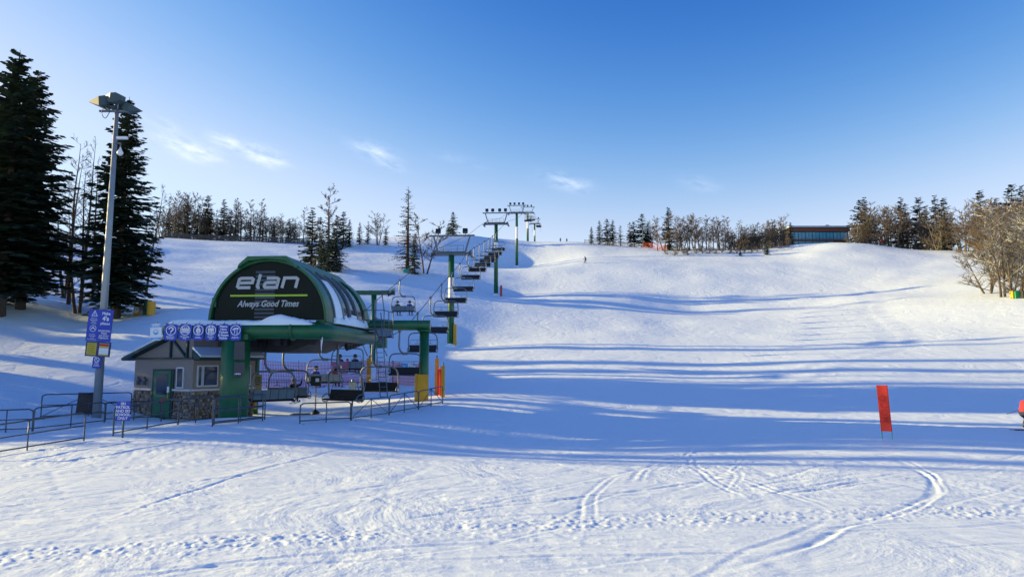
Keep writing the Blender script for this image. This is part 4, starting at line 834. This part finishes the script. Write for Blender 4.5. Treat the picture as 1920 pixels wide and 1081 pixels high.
# ------------------------------------------------------------------ crowd barriers
def barrier(p0, p1, h0, label, brace=False, mid=True, cnt=[0]):
    """steel pipe barrier between two points of the snow"""
    a, b = G(*p0), G(*p1); L = (b - a).xy.length; o = thing('crowd_barrier', label, 'barrier', a, math.atan2(b.y - a.y, b.x - a.x), 'steel crowd barriers'); dz = b.z - a.z; Hb = h0; r = .028
    zf = lambda x: dz * x / L
    fr = smooth_path([(.0, 0, -.15), (0, 0, Hb - .18), (.05, 0, Hb - .05), (.18, 0, Hb)], 3) + [(L - .18, 0, Hb + dz)] + smooth_path([(L - .18, 0, Hb + dz), (L - .05, 0, Hb - .05 + dz), (L, 0, Hb - .18 + dz), (L, 0, -.15 + dz)], 3)[1:]
    MB().tube(fr, r, 7).build('frame', BARR, o); MB().tube([(0, 0, .12), (L, 0, .12 + dz)], r * .9, 6).build('bottom_rail', BARR, o)
    if mid: MB().tube([(0, 0, Hb * .55), (L, 0, Hb * .55 + dz)], r * .85, 6).build('middle_rail', BARR, o)
    MB().tube([(L / 2, 0, -.1 + dz / 2), (L / 2, 0, Hb + dz / 2)], r * .85, 6).build('upright', BARR, o)
    if brace: MB().tube([(.1, 0, .15), (L / 2, 0, Hb - .02 + dz / 2), (L - .1, 0, .15 + dz)], r * .6, 5).build('brace', BARR, o)
    MB().box((.02, 0, -.02), (.09, .5, .03)).build('foot', BARR, o); return o
for a, b, h, lb, br, md in [((-70, 864), (157, 827), .98, 'crowd barrier at the lower left corner, nearest the camera', 0, 1), ((-40, 812), (60, 808), .9, 'crowd barrier cut by the left edge behind the nearest one', 0, 1),
                            ((62, 808), (195, 793), .95, 'crowd barrier in front of the floodlight pole', 0, 1), ((76, 786), (245, 776), 1.12, 'crowd barrier with diagonal braces behind the floodlight pole', 1, 1),
                            ((212, 818), (333, 796), 1.05, 'crowd barrier right of the ski patrol sign', 0, 1), ((197, 790), (300, 785), .9, 'crowd barrier running behind the ski patrol sign to the hut', 0, 0), ((302, 790), (398, 783), .95, 'low crowd barrier before the hut door', 0, 0), ((334, 796), (398, 790), 1.0, 'short crowd barrier left of the thick green column', 0, 0),
                            ((398, 800), (492, 789), 1.08, 'front crowd barrier wrapped around the thick green column', 0, 1), ((401, 797), (496, 786), 1.08, 'rear crowd barrier wrapped around the thick green column', 0, 1),
                            ((562, 795), (657, 788), .82, 'first crowd barrier right of the column before the loading area', 0, 0), ((659, 788), (729, 779), .88, 'middle crowd barrier before the loading area', 1, 0), ((730, 778), (784, 768), .95, 'last crowd barrier before the yellow padded column', 1, 0), ((785, 768), (830, 757), .95, 'short crowd barrier right of the yellow padded column', 1, 0)]:
    barrier(a, b, h, lb, br, md)
a = G(218, 822); sp = thing('post_sign', 'blue Ski Patrol and Ski School Only sign on a post', 'sign', a); c0, c1 = P(217, 788, a.y - .05), P(245, 752, a.y - .05); w, h = c1.x - c0.x, c1.z - c0.z; cx, cz = (c0.x + c1.x) / 2 - a.x, (c0.z + c1.z) / 2 - a.z
MB().box((cx, -.05, cz), (w, .03, h)).build('board', BLUE, sp); MB().tube([(cx, 0, -.2), (cx, 0, cz)], .035, 7).build('post', BARR, sp)
lt = lettering(sp, 'SKI\nPATROL\nAND SKI\nSCHOOL\nONLY', cx, cz, .135, SWHITE, y=-.07, bold=.002)
a = G(363, 783); sp = thing('queue_sign', 'narrow blue vertical sign on a thin post before the hut', 'sign', a); MB().tube([(0, 0, -.2), (0, 0, 1.6)], .025, 6).build('post', STEEL, sp); MB().box((0, -.03, 1.28), (.15, .02, .66)).build('board', BLUE, sp)
fine_print(sp, 0, 1.28, .5, 1, .1, SWHITE, -.045, True)
a, b_ = P(474, 732, 40.6), P(487, 702, 40.6); s = thing('column_notice', 'yellow notice with dark print on the rear left green column', 'sign', ((a.x + b_.x) / 2 + .1, 40.6, (a.z + b_.z) / 2)); MB().box((0, 0, 0), (.46, .03, .95)).build('board', mat('cream_notice', (.55, .48, .25), .6), s); fine_print(s, 0, .1, .36, 4, .13, MATS['print_dark'], -.02)
# operator post with control box
a = Vector((-11.2, 40.0, 0)); a.z = gz(a.x, a.y); s = thing('control_post', 'thin post with dark control box on a black mat before the chairs', 'control box', a); MB().tube([(0, 0, 0), (0, 0, 2.1)], .035, 7).build('post', mat('brass_post', (.35, .27, .14), .5, .4), s); MB().box((0, -.03, 1.9), (.56, .2, .56)).build('control_box', DARK, s); MB().box((.1, -.14, 1.95), (.2, .012, .2)).build('button_panel', SWHITE, s)
MB().lathe([(.28, 0), (.22, .16), (.08, .25), (.04, .3)], (0, 0, 0), 12).build('base', DARK, s); MB().box((-.5, .1, .02), (1.7, .8, .04)).build('mat', DARK, s)
s = thing('marker_board', 'white tall marker board standing between the chairs', 'board', (-9.9, 43.5, gz(-9.9, 43.5))); MB().box((0, 0, .95), (.42, .08, 1.1)).build('board', mat('cream_board', (.62, .58, .45), .6), s); MB().tube([(0, .02, 0), (0, .02, .5)], .05, 6).build('post', STEEL, s); MB().lathe([(.1, 1.5), (.1, 1.62), (0, 1.7)], (0, 0, 0), 8).build('cap', STEEL, s)

# ------------------------------------------------------------------ plastic nets
def net(pts, h, label, m_, sp=.11, post=None, z0=.05, postm=None):
    """a run of plastic netting between posts standing on the snow"""
    P_ = [Vector((x, y, gz(x, y))) for x, y in pts]; o = thing('safety_net', label, 'net', P_[0]); m = MB()
    for i in range(len(P_) - 1):
        a, b = P_[i] - P_[0], P_[i + 1] - P_[0]; L = (b - a).length; n = max(2, int(L / sp))
        for k in range(n): c_ = a.lerp(b, k / n); m.bar(c_ + Vector((0, 0, z0)), c_ + Vector((0, 0, h)), .035, .012)
        for z in [z0 + (h - z0) * q / 7 for q in range(8)]: m.bar(a + Vector((0, .012, z)), b + Vector((0, .012, z)), .012, .03)
    m.build('netting', m_, o, kind='stuff')
    for p_ in P_: MB().tube([p_ - P_[0] + Vector((0, .03, -.2)), p_ - P_[0] + Vector((0, .03, h + .15))], .03, 6).build('post', postm or m_, o)
PINK = mat('pink_net', (.62, .16, .30), .6, 0, .1, 3); REDN = mat('red_net', (.65, .06, .03), .6, 0, .1, 3); ORNG = mat('orange_net', (.80, .13, .02), .6, 0, .1, 3)
net([(-17.2, 48), (-15.0, 49), (-12.8, 51), (-11.0, 54)], 1.75, 'pink net fence behind the loading chairs at the left', PINK); net([(-10.6, 54.5), (-9.4, 54.8)], 1.7, 'short pink net between the orange post and the red net', PINK)
net([(-9.3, 54.6), (-7.3, 54.6)], 1.7, 'bright red net panel behind the snowy chair', REDN, .07)
def padpost(x, y, h, w, label, m_): o = thing('padded_post', label, 'post', (x, y, gz(x, y))); MB().box((0, 0, h / 2 - .1), (w, w, h), taper=.92).build('pad', m_, o); MB().tube([(0, 0, -.2), (0, 0, h + .1)], .04, 6).build('post', STEEL, o)
padpost(-10.9, 53.2, 2.1, .30, 'orange padded post at the end of the pink net', mat('orange_pad', (.70, .28, .02), .6)); padpost(-5.0, 46.5, 2.5, .26, 'tall orange padded post right of the yellow padded column', MATS['orange_pad']); padpost(-4.2, 42.6, 2.0, .22, 'yellow padded post at the near end of the red net', YELLOW)
net([(-4.9, 46), (-4.55, 44.3), (-4.25, 42.7)], 1.7, 'narrow red net receding right of the yellow padded column', REDN, .08)
a = P(765, 690, 54.3); s = thing('banner', 'blue and white banner hanging on the red net', 'banner', a); MB().box((-.25, 0, 0), (.5, .03, .75)).build('blue_panel', LBLUE, s); MB().prism([(0, -.38), (.95, -.38), (.85, -.1), (.4, .3), (0, .38)], -.015, .015).build('white_panel', SWHITE, s)
m = MB(); ring(m, .3, -.08, .16, .05, -.02); m.ribbon([(.1, .15), (.45, -.2)], .05, -.02); m.build('emblem', mat('print_navy', (.05, .09, .2), .6), s); m = MB(); m.ribbon([(-.35, -.2), (-.15, .0), (-.35, .2)], .06, -.02); m.build('emblem', SWHITE, s)
fx = [P(1096, 455, 236), P(1140, 456, 234), P(1205, 459, 230)]
o = thing('rail_fence', 'long pale rail fence along the crest right of the lift', 'fence', (fx[0].x, fx[0].y, gz(fx[0].x, fx[0].y)))
prev = None
for k in range(14):
    t_ = k / 13; x = fx[0].x + (fx[2].x - fx[0].x) * t_; y = fx[0].y + (fx[2].y - fx[0].y) * t_; p_ = Vector((x, y, gz(x, y))) - o.location; MB().box(p_ + Vector((0, 0, .6)), (.14, .14, 1.5)).build('post', mat('pale_wood', (.42, .36, .28), .8), o)
    if prev is not None:
        for z in (.5, .9, 1.25): MB().bar(prev + Vector((0, 0, z)), p_ + Vector((0, 0, z)), .06, .14).build('rail', MATS['pale_wood'], o)
    prev = p_
    if k in (1, 3, 6, 10): MB().box(p_ + Vector((.3, -.1, 1.0)), (.6, .04, .6)).build('white_notice', WHITE, o)
net([(P(1206, 465, 228).x, 228), (P(1226, 466, 226).x, 226), (P(1250, 470, 221).x, 221)], 1.9, 'orange net on the crest at the end of the rail fence', ORNG, .25)
o = thing('dark_fence', 'long low dark fence along the left skyline below the wood', 'fence', (0, 0, 0)); prev = None
for k in range(26):
    px = 300 + k * 11; x = (px - 960) / F * 207; p_ = Vector((x, 207, gz(x, 207))); MB().box(p_ + Vector((0, 0, .8)), (.16, .16, 2.0)).build('post', WOODD, o)
    if prev is not None:
        for q in range(4): MB().bar(prev + Vector((0, 0, .3 + q * .42)), p_ + Vector((0, 0, .3 + q * .42)), .06, .34).build('board', WOODD, o)
    prev = p_

# ------------------------------------------------------------------ red gate, bins, barrels
a, b_ = G(1653, 823), G(1675, 823); gt = thing('gate_flag', 'tall bright red race gate panel on two thin poles', 'gate flag', (a + b_) / 2, R(-30)); RED = mat('red_gate_cloth', (.95, .05, .012), .55, 0, .08, 3)
w = (b_ - a).length * .76; lean = -.09; Hg = 2.05
for q in (-.5, .5): MB().tube([(q * w, 0, -.3), (q * w + lean * .12, 0, .28)], .022, 6).build('pole_foot', mat('teal_pole', (.05, .45, .38), .5), gt); MB().tube([(q * w + lean * .12, 0, .28), (q * w + lean, 0, Hg)], .022, 6).build('pole', RED, gt)
v = []; n = 14
for i in range(n + 1):
    t_ = i / n
    for q in (-.5, -.17, .17, .5): v.append((q * w * (1 - .02) + lean * (.12 + .88 * t_), -.03 + .03 * math.sin(t_ * 9 + q * 3) * (1 - abs(q) * 2), .30 + (Hg - .30) * t_))
m = MB(); m.add(v, [(i * 4 + k, i * 4 + k + 1, i * 4 + k + 5, i * 4 + k + 4) for i in range(n) for k in range(3)], 0, True); fl_ = m.build('panel', RED, gt)
lw = lettering(gt, 'MOCO', lean * .55, Hg * .56, .34, mat('dark_red_print', (.72, .03, .012), .6), y=-.07, bold=.008); lw.rotation_euler = (0, R(-90 - 4), 0); lw.location = (lean * .5, -.065, Hg * .56)
def barrel(px, py, r, h, cols, label): a = G(px, py); o = thing('padded_barrel', label, 'barrel', a); [MB().lathe([(0, z0 * h), (r, z0 * h), (r, z1 * h), (0, z1 * h)], (0, 0, 0), 14, smooth=False).build('band', c_, o) for z0, z1, c_ in cols]; return o
ob = barrel(257, 591, .32, 1.05, [(0, .22, YELLOW), (.22, .72, SWHITE), (.72, 1, YELLOW)], 'yellow and white padded drum marked 23 below the left spruces'); lettering(ob, '23', 0, .5, .34, MATS['print_dark'], y=-.335)
barrel(268, 590, .28, .85, [(0, 1, mat('grey_drum', (.3, .3, .3), .6))], 'grey drum between the two yellow drums'); barrel(283, 591, .34, 1.2, [(0, 1, YELLOW)], 'plain yellow padded drum below the left spruces'); barrel(276, 589, .33, 1.25, [(0, 1, mat('green_drum', (.03, .12, .07), .6))], 'dark green drum beside the plain yellow drum')
for px, c_, nm in [(1905, YELLOW, 'yellow'), (1908, mat('green_bin', (.02, .28, .10), .5), 'green'), (1916, mat('black_bin', (.02, .02, .02), .5), 'black'), (1921, mat('blue_bin', (.02, .12, .5), .5), 'blue')]:
    a = at(px, 97); a.y -= (px - 1905) * .08; a.z = gz(a.x, a.y); o = thing('waste_bin', '%s bin under the frosted trees at the right edge' % nm, 'bin', a); MB().box((0, 0, .45), (.62, .55, .95), taper=1.1).build('body', c_, o); MB().box((0, 0, .97), (.72, .64, .1)).build('lid', c_, o)
for k, (px, c_, nm) in enumerate([(762, mat('teal_pad', (.02, .30, .25), .6), 'teal'), (773, mat('orange_red_pad', (.7, .15, .03), .6), 'orange red')]):
    a = G(px, 512); o = thing('tree_pad', '%s padding at the foot of the brown larch' % nm, 'padding', a); MB().box((0, 0, .4), (1.3, .4, .9), taper=.9).build('pad', c_, o); MB().tube([(.5, .2, -.2), (.5, .2, 1.1)], .05, 6).build('post', STEEL, o)
# lamp posts on the crest
for px, top, d, lb in [(1205, 430, 232, 'green lamp post at the end of the rail fence on the crest'), (1608, 420, 203, 'slim lamp post on the crest right of the glazed lodge')]:
    p_ = P(px, top, d); z_ = gz(p_.x, d); o = thing('lamp_post', lb, 'lamp post', (p_.x, d, z_)); hh = p_.z - z_; MB().tube([(0, 0, -.3), (0, 0, hh)], [.16, .1], 8).build('pole', mat('lamp_pole_green', (.12, .22, .17), .6), o)
    for q in (-1, 1): MB().box((q * .75, -.1, hh), (1.1, .5, .28)).build('lamp_head', WHITE, o)

# ------------------------------------------------------------------ buildings on the right crest
p0, p1 = P(1482, 462, 226), P(1590, 425, 226); LW = p1.x - p0.x; zb = gz((p0.x + p1.x) / 2, 226); LH = p1.z - zb
lg = thing('lodge', 'long flat roofed lodge with red brown fascia and a band of blue windows', 'building', (p0.x, 226, zb - .5)); LH += .5
BROWN = mat('red_brown_cladding', (.22, .06, .035), .6, 0, .2, 2); DKW = mat('dark_wall', (.05, .035, .03), .7); ROOFE = mat('pale_roof_edge', (.50, .60, .62), .5); BGL = mat('blue_lodge_glass', (.08, .36, .46), .1, 0, .25, .6, 0, .6)
MB().box((LW / 2, 4, LH / 2 - .6), (LW, 8, LH - 1.2)).build('wall', DKW, lg); rf = MB().box((LW / 2 + .2, 3.6, LH - .12), (LW + 1.4, 10, .45)).build('roof', ROOFE, lg); MB().box((LW * .7, 2.5, LH + .55), (1.0, 1.0, 1.0)).build('chimney', DKW, rf)
MB().box((LW / 2, -.35, LH - 1.0), (LW + .6, .5, 1.25)).build('fascia', BROWN, lg)
for k in range(8): x0 = .4 + k * (LW - .8) / 8; w_ = MB().box((x0 + (LW - .8) / 16, -.06, LH - 3.0), ((LW - .8) / 8 - .2, .14, 2.3)).build('window', BGL, lg); MB().box((x0 + (LW - .8) / 16, -.16, LH - 3.0), (.09, .05, 2.3)).build('mullion', DKW, w_)
MB().box((LW / 2, -.3, LH - 4.5), (LW, .5, .55)).build('floor_band', BROWN, lg)
for k in range(6): x0 = .4 + k * (LW - .8) / 8; MB().box((x0 + (LW - .8) / 16, -.06, LH - 5.6), ((LW - .8) / 8 - .2, .14, 1.5)).build('window', BGL, lg)
p0, p1 = P(1394, 470, 230), P(1432, 447, 230); W2 = p1.x - p0.x; zb = gz((p0.x + p1.x) / 2, 224); H2 = p1.z - zb
lg = thing('cabin', 'low brown roofed cabin with pale green windows half hidden by bare trees', 'building', (p0.x, 231, zb - .4)); MB().box((W2 / 2, 3, H2 / 2), (W2, 6, H2)).build('wall', mat('cabin_wall', (.25, .15, .09), .8, 0, .2, 2), lg)
MB().prism([(-.8, H2 - .2), (W2 + .8, H2 + 1.1), (W2 + .8, H2 + 1.5), (-.8, H2 + .25)], -1.2, 7).build('roof', mat('brown_roof', (.14, .085, .05), .8), lg)
for k in range(5): MB().box((.9 + k * (W2 - 1.2) / 5 + .5, -.05, H2 * .62), ((W2 - 1.2) / 5 - .25, .14, 1.6)).build('window', mat('green_cabin_glass', (.18, .28, .24), .15), lg)

# ------------------------------------------------------------------ people
SKIN = mat('skin', (.55, .33, .24), .6); GOGG = mat('goggles', (.03, .03, .04), .15); SKIM = mat('ski_black', (.03, .035, .05), .4); BOOT = mat('ski_boot', (.03, .03, .035), .5)
def cloth(n, c): return mat('cloth_' + n, c, .85, 0, .18, 9, .2)
JK = {'black': cloth('black', (.012, .012, .016)), 'navy': cloth('navy', (.015, .022, .06)), 'blue': cloth('royal_blue', (.02, .05, .40)), 'red': cloth('red', (.55, .025, .035)), 'darkred': cloth('dark_red', (.30, .02, .03)), 'grey': cloth('grey', (.10, .10, .11)), 'pink': cloth('pink_red', (.55, .04, .12))}
POSE = {  # joints: name -> (point, radius, parent)
 'sit': dict(pelvis=((0, 0, .12), .17, None), waist=((0, -.03, .30), .155, 'pelvis'), chest=((0, -.04, .50), .17, 'waist'), neck=((0, -.03, .66), .07, 'chest'), chin=((0, .0, .74), .085, 'neck'), head=((0, .0, .86), .095, 'chin'),
   lsho=((-.20, -.04, .57), .085, 'chest'), lelb=((-.27, .05, .32), .065, 'lsho'), lhand=((-.14, .27, .25), .05, 'lelb'), rsho=((.20, -.04, .57), .085, 'chest'), relb=((.27, .05, .32), .065, 'rsho'), rhand=((.14, .27, .25), .05, 'relb'),
   lhip=((-.11, .08, .10), .115, 'pelvis'), lknee=((-.14, .46, .11), .08, 'lhip'), lank=((-.14, .50, -.30), .065, 'lknee'), ltoe=((-.14, .68, -.36), .055, 'lank'), rhip=((.11, .08, .10), .115, 'pelvis'), rknee=((.14, .46, .11), .08, 'rhip'), rank=((.14, .50, -.30), .065, 'rknee'), rtoe=((.14, .68, -.36), .055, 'rank')),
 'ski': dict(pelvis=((0, -.18, .78), .16, None), waist=((0, -.10, .95), .15, 'pelvis'), chest=((0, .06, 1.17), .17, 'waist'), neck=((0, .15, 1.33), .07, 'chest'), chin=((0, .20, 1.40), .085, 'neck'), head=((0, .22, 1.52), .095, 'chin'),
   lsho=((-.21, .06, 1.25), .085, 'chest'), lelb=((-.36, .14, 1.0), .062, 'lsho'), lhand=((-.34, .42, .98), .05, 'lelb'), rsho=((.21, .06, 1.25), .085, 'chest'), relb=((.36, .14, 1.0), .062, 'rsho'), rhand=((.34, .42, .98), .05, 'relb'),
   lhip=((-.11, -.16, .74), .12, 'pelvis'), lknee=((-.15, .16, .50), .085, 'lhip'), lank=((-.15, -.02, .14), .075, 'lknee'), ltoe=((-.15, .18, .07), .06, 'lank'), rhip=((.11, -.16, .74), .12, 'pelvis'), rknee=((.15, .16, .50), .085, 'rhip'), rank=((.15, -.02, .14), .075, 'rknee'), rtoe=((.15, .18, .07), .06, 'rank'))}
POSE['wave'] = dict(POSE['sit'], relb=((.40, .0, .62), .065, 'rsho'), rhand=((.44, .06, .92), .05, 'relb'))
POSE['stand'] = dict(POSE['ski'], pelvis=((0, 0, .92), .16, None), waist=((0, 0, 1.1), .15, 'pelvis'), chest=((0, 0, 1.32), .17, 'waist'), neck=((0, 0, 1.48), .07, 'chest'), chin=((0, .02, 1.56), .085, 'neck'), head=((0, .02, 1.68), .095, 'chin'), lsho=((-.21, 0, 1.4), .085, 'chest'), lelb=((-.28, 0, 1.12), .062, 'lsho'), lhand=((-.27, .12, .9), .05, 'lelb'),
   rsho=((.21, 0, 1.4), .085, 'chest'), relb=((.28, 0, 1.12), .062, 'rsho'), rhand=((.27, .12, .9), .05, 'relb'), lhip=((-.1, 0, .86), .12, 'pelvis'), lknee=((-.12, .03, .5), .085, 'lhip'), lank=((-.12, 0, .12), .075, 'lknee'), ltoe=((-.12, .16, .06), .06, 'lank'), rhip=((.1, 0, .86), .12, 'pelvis'), rknee=((.12, .03, .5), .085, 'rhip'), rank=((.12, 0, .12), .075, 'rknee'), rtoe=((.12, .16, .06), .06, 'rank'))
BODY = {}
def body_mesh(pose):
    if pose in BODY: return BODY[pose]
    J = POSE[pose]; names = list(J); me = bpy.data.meshes.new('body'); me.from_pydata([J[n][0] for n in names], [(names.index(J[n][2]), i) for i, n in enumerate(names) if J[n][2]], [])
    o = bpy.data.objects.new('body', me); COL.objects.link(o); sk = o.modifiers.new('skin', 'SKIN'); ss = o.modifiers.new('sub', 'SUBSURF'); ss.levels = 2; ss.render_levels = 2
    for i, n in enumerate(names): sv = me.skin_vertices[0].data[i]; sv.radius = (J[n][1], J[n][1]); sv.use_root = (n == 'pelvis')
    bpy.context.view_layer.update(); r = bpy.data.meshes.new_from_object(o.evaluated_get(bpy.context.evaluated_depsgraph_get())); bpy.data.objects.remove(o)
    seg = [(Vector(J[n][0]), Vector(J[J[n][2]][0]), n) for n in names if J[n][2]]; idx = []
    for f in r.polygons:
        c = f.center; best = min(seg, key=lambda s_: (c - (s_[0] + (s_[1] - s_[0]) * max(0, min(1, (c - s_[0]).dot(s_[1] - s_[0]) / max(1e-6, (s_[1] - s_[0]).length_squared))))).length); n = best[2]
        idx.append(2 if n in ('chin', 'head') else 3 if n in ('ltoe', 'rtoe') or (n in ('lank', 'rank') and c.z < J[n][0][2] + .12) else 1 if n in ('lknee', 'rknee', 'lank', 'rank', 'lhip', 'rhip') else 4 if n in ('lhand', 'rhand') and (c - Vector(J[n][0])).length < .09 else 0)
    for k in range(5): r.materials.append(None)
    r.polygons.foreach_set('material_index', idx); r.polygons.foreach_set('use_smooth', [True] * len(idx)); BODY[pose] = r; return r
def person(pose, label, jacket, pants, helmet, loc, rotz, scale=1.0, skis=True, poles=False, parent_fix=None):
    o = thing('person', label, 'person', loc, rotz); o.scale = (scale,) * 3; J = POSE[pose]; me = body_mesh(pose).copy()
    for k, m_ in enumerate((JK[jacket], JK[pants], SKIN, BOOT, MATS['black_padding'])): me.materials[k] = m_
    obj('body', me, o); hd = Vector(J['head'][0]); m = MB()
    m.lathe([(0, .175), (.07, .165), (.125, .12), (.15, .04), (.15, -.03), (.135, -.07)], hd + Vector((0, -.015, .0)), 14); m.build('helmet', JK[helmet], o)
    m = MB(); m.box(hd + Vector((0, .115, -.01)), (.19, .06, .085)); m.build('goggles', GOGG, o)
    for s_ in ('l', 'r'):                                       # mitten with thumb and fingers
        hnd = Vector(J[s_ + 'hand'][0]); d_ = (hnd - Vector(J[s_ + 'elb'][0])).normalized(); m = MB(); sx = Vector((1, 0, 0))
        for k in range(4): b0 = hnd + d_ * .03 + sx * (.03 - k * .02); m.tube([b0, b0 + d_ * (.06 - .008 * abs(k - 1)) + Vector((0, 0, -.008)), b0 + d_ * (.085 - .01 * abs(k - 1)) + Vector((0, 0, -.035))], [.012, .011, .008], 5)
        q_ = 1 if s_ == 'l' else -1; m.tube([hnd + sx * q_ * .03, hnd + sx * q_ * .06 + d_ * .03, hnd + sx * q_ * .055 + d_ * .06], [.014, .012, .009], 5); m.build('glove_fingers', MATS['black_padding'], o)
    if skis:
        for s_ in ('l', 'r'):
            t_ = Vector(J[s_ + 'toe'][0]); z_ = t_.z - .075; pts = [(t_.x, t_.y - .95, z_), (t_.x, t_.y - .2, z_), (t_.x, t_.y + .45, z_), (t_.x, t_.y + .62, z_ + .03), (t_.x, t_.y + .72, z_ + .10)]
            m = MB(); [m.bar(pts[i], pts[i + 1], .10, .02) for i in range(4)]; m.build('ski', SKIM, o)
    if poles:
        for s_, q_ in (('l', -1), ('r', 1)): h_ = Vector(J[s_ + 'hand'][0]); e_ = h_ + Vector((q_ * .15, -.95, -.5 if s_ == 'r' else -.3)); m = MB(); m.tube([h_ + Vector((0, .05, .06)), h_, e_], .013, 5); m.lathe([(.055, 0), (.01, .02)], e_ + (h_ - e_) * .06, 8); m.build('ski_pole', SKIM, o)
    return o
def rider(ch, dx, label, jk, pn, hl, pose='sit', sc=1.0, turn=0, skis=True):
    ox = .42; loc = ch.matrix_basis @ Vector((ox + dx, -.02, -3.06 - .02)); return person(pose, label, jk, pn, hl, loc, ch.rotation_euler[2] + turn, sc, skis)
bpy.context.view_layer.update()
rider(cB, .25, 'person in black jacket and helmet on a chair with one arm raised', 'black', 'black', 'grey', 'wave', 1.0, R(12))
rider(cC, -.62, 'person in royal blue jacket riding up past the control post', 'blue', 'darkred', 'black'); rider(cC, .72, 'person in red jacket at the right of the royal blue rider', 'red', 'grey', 'black', sc=.9)
rider(cE, -.62, 'left of the three riders, in a dark navy jacket', 'navy', 'grey', 'navy'); rider(cE, -.05, 'small child in pink red between two dark riders', 'pink', 'red', 'pink', sc=.68); rider(cE, .55, 'right of the three riders, dark jacket and red trousers', 'navy', 'red', 'black')
rider(cH, .1, 'person in red jacket alone on the chair above the terminal rail', 'red', 'black', 'black')
rider(cW, -.62, 'left of the two riders under the half tower, in black', 'black', 'navy', 'black'); rider(cW, .62, 'right of the two riders under the half tower, in royal blue', 'blue', 'navy', 'navy')
a = G(1916, 806); person('ski', 'skier in red jacket and navy trousers cut by the right edge', 'red', 'navy', 'black', a + Vector((.24, 0, .02)), R(-80), 1.0, True, True)
a = at(1099, 184); person('ski', 'lone skier in black high on the open slope', 'black', 'black', 'black', a, R(150), 1.05, True, True)
a = at(1661, 199); person('stand', 'person in red jacket standing on the right hand crest', 'red', 'black', 'black', a + Vector((0, 0, .05)), R(180), 1.0); a = at(1640, 200); person('stand', 'person in dark clothes left of the red one on the crest', 'navy', 'black', 'black', a, R(170), 1.0)
a = at(1052, 258); person('stand', 'left of the tiny people on the crest right of the towers, in dark clothes', 'black', 'black', 'black', a + Vector((0, 0, .2)), R(180), 1.0); a = at(1064, 258); person('stand', 'right of the tiny people on the crest right of the towers, in blue', 'blue', 'navy', 'black', a + Vector((0, 0, .2)), R(180), 1.0)
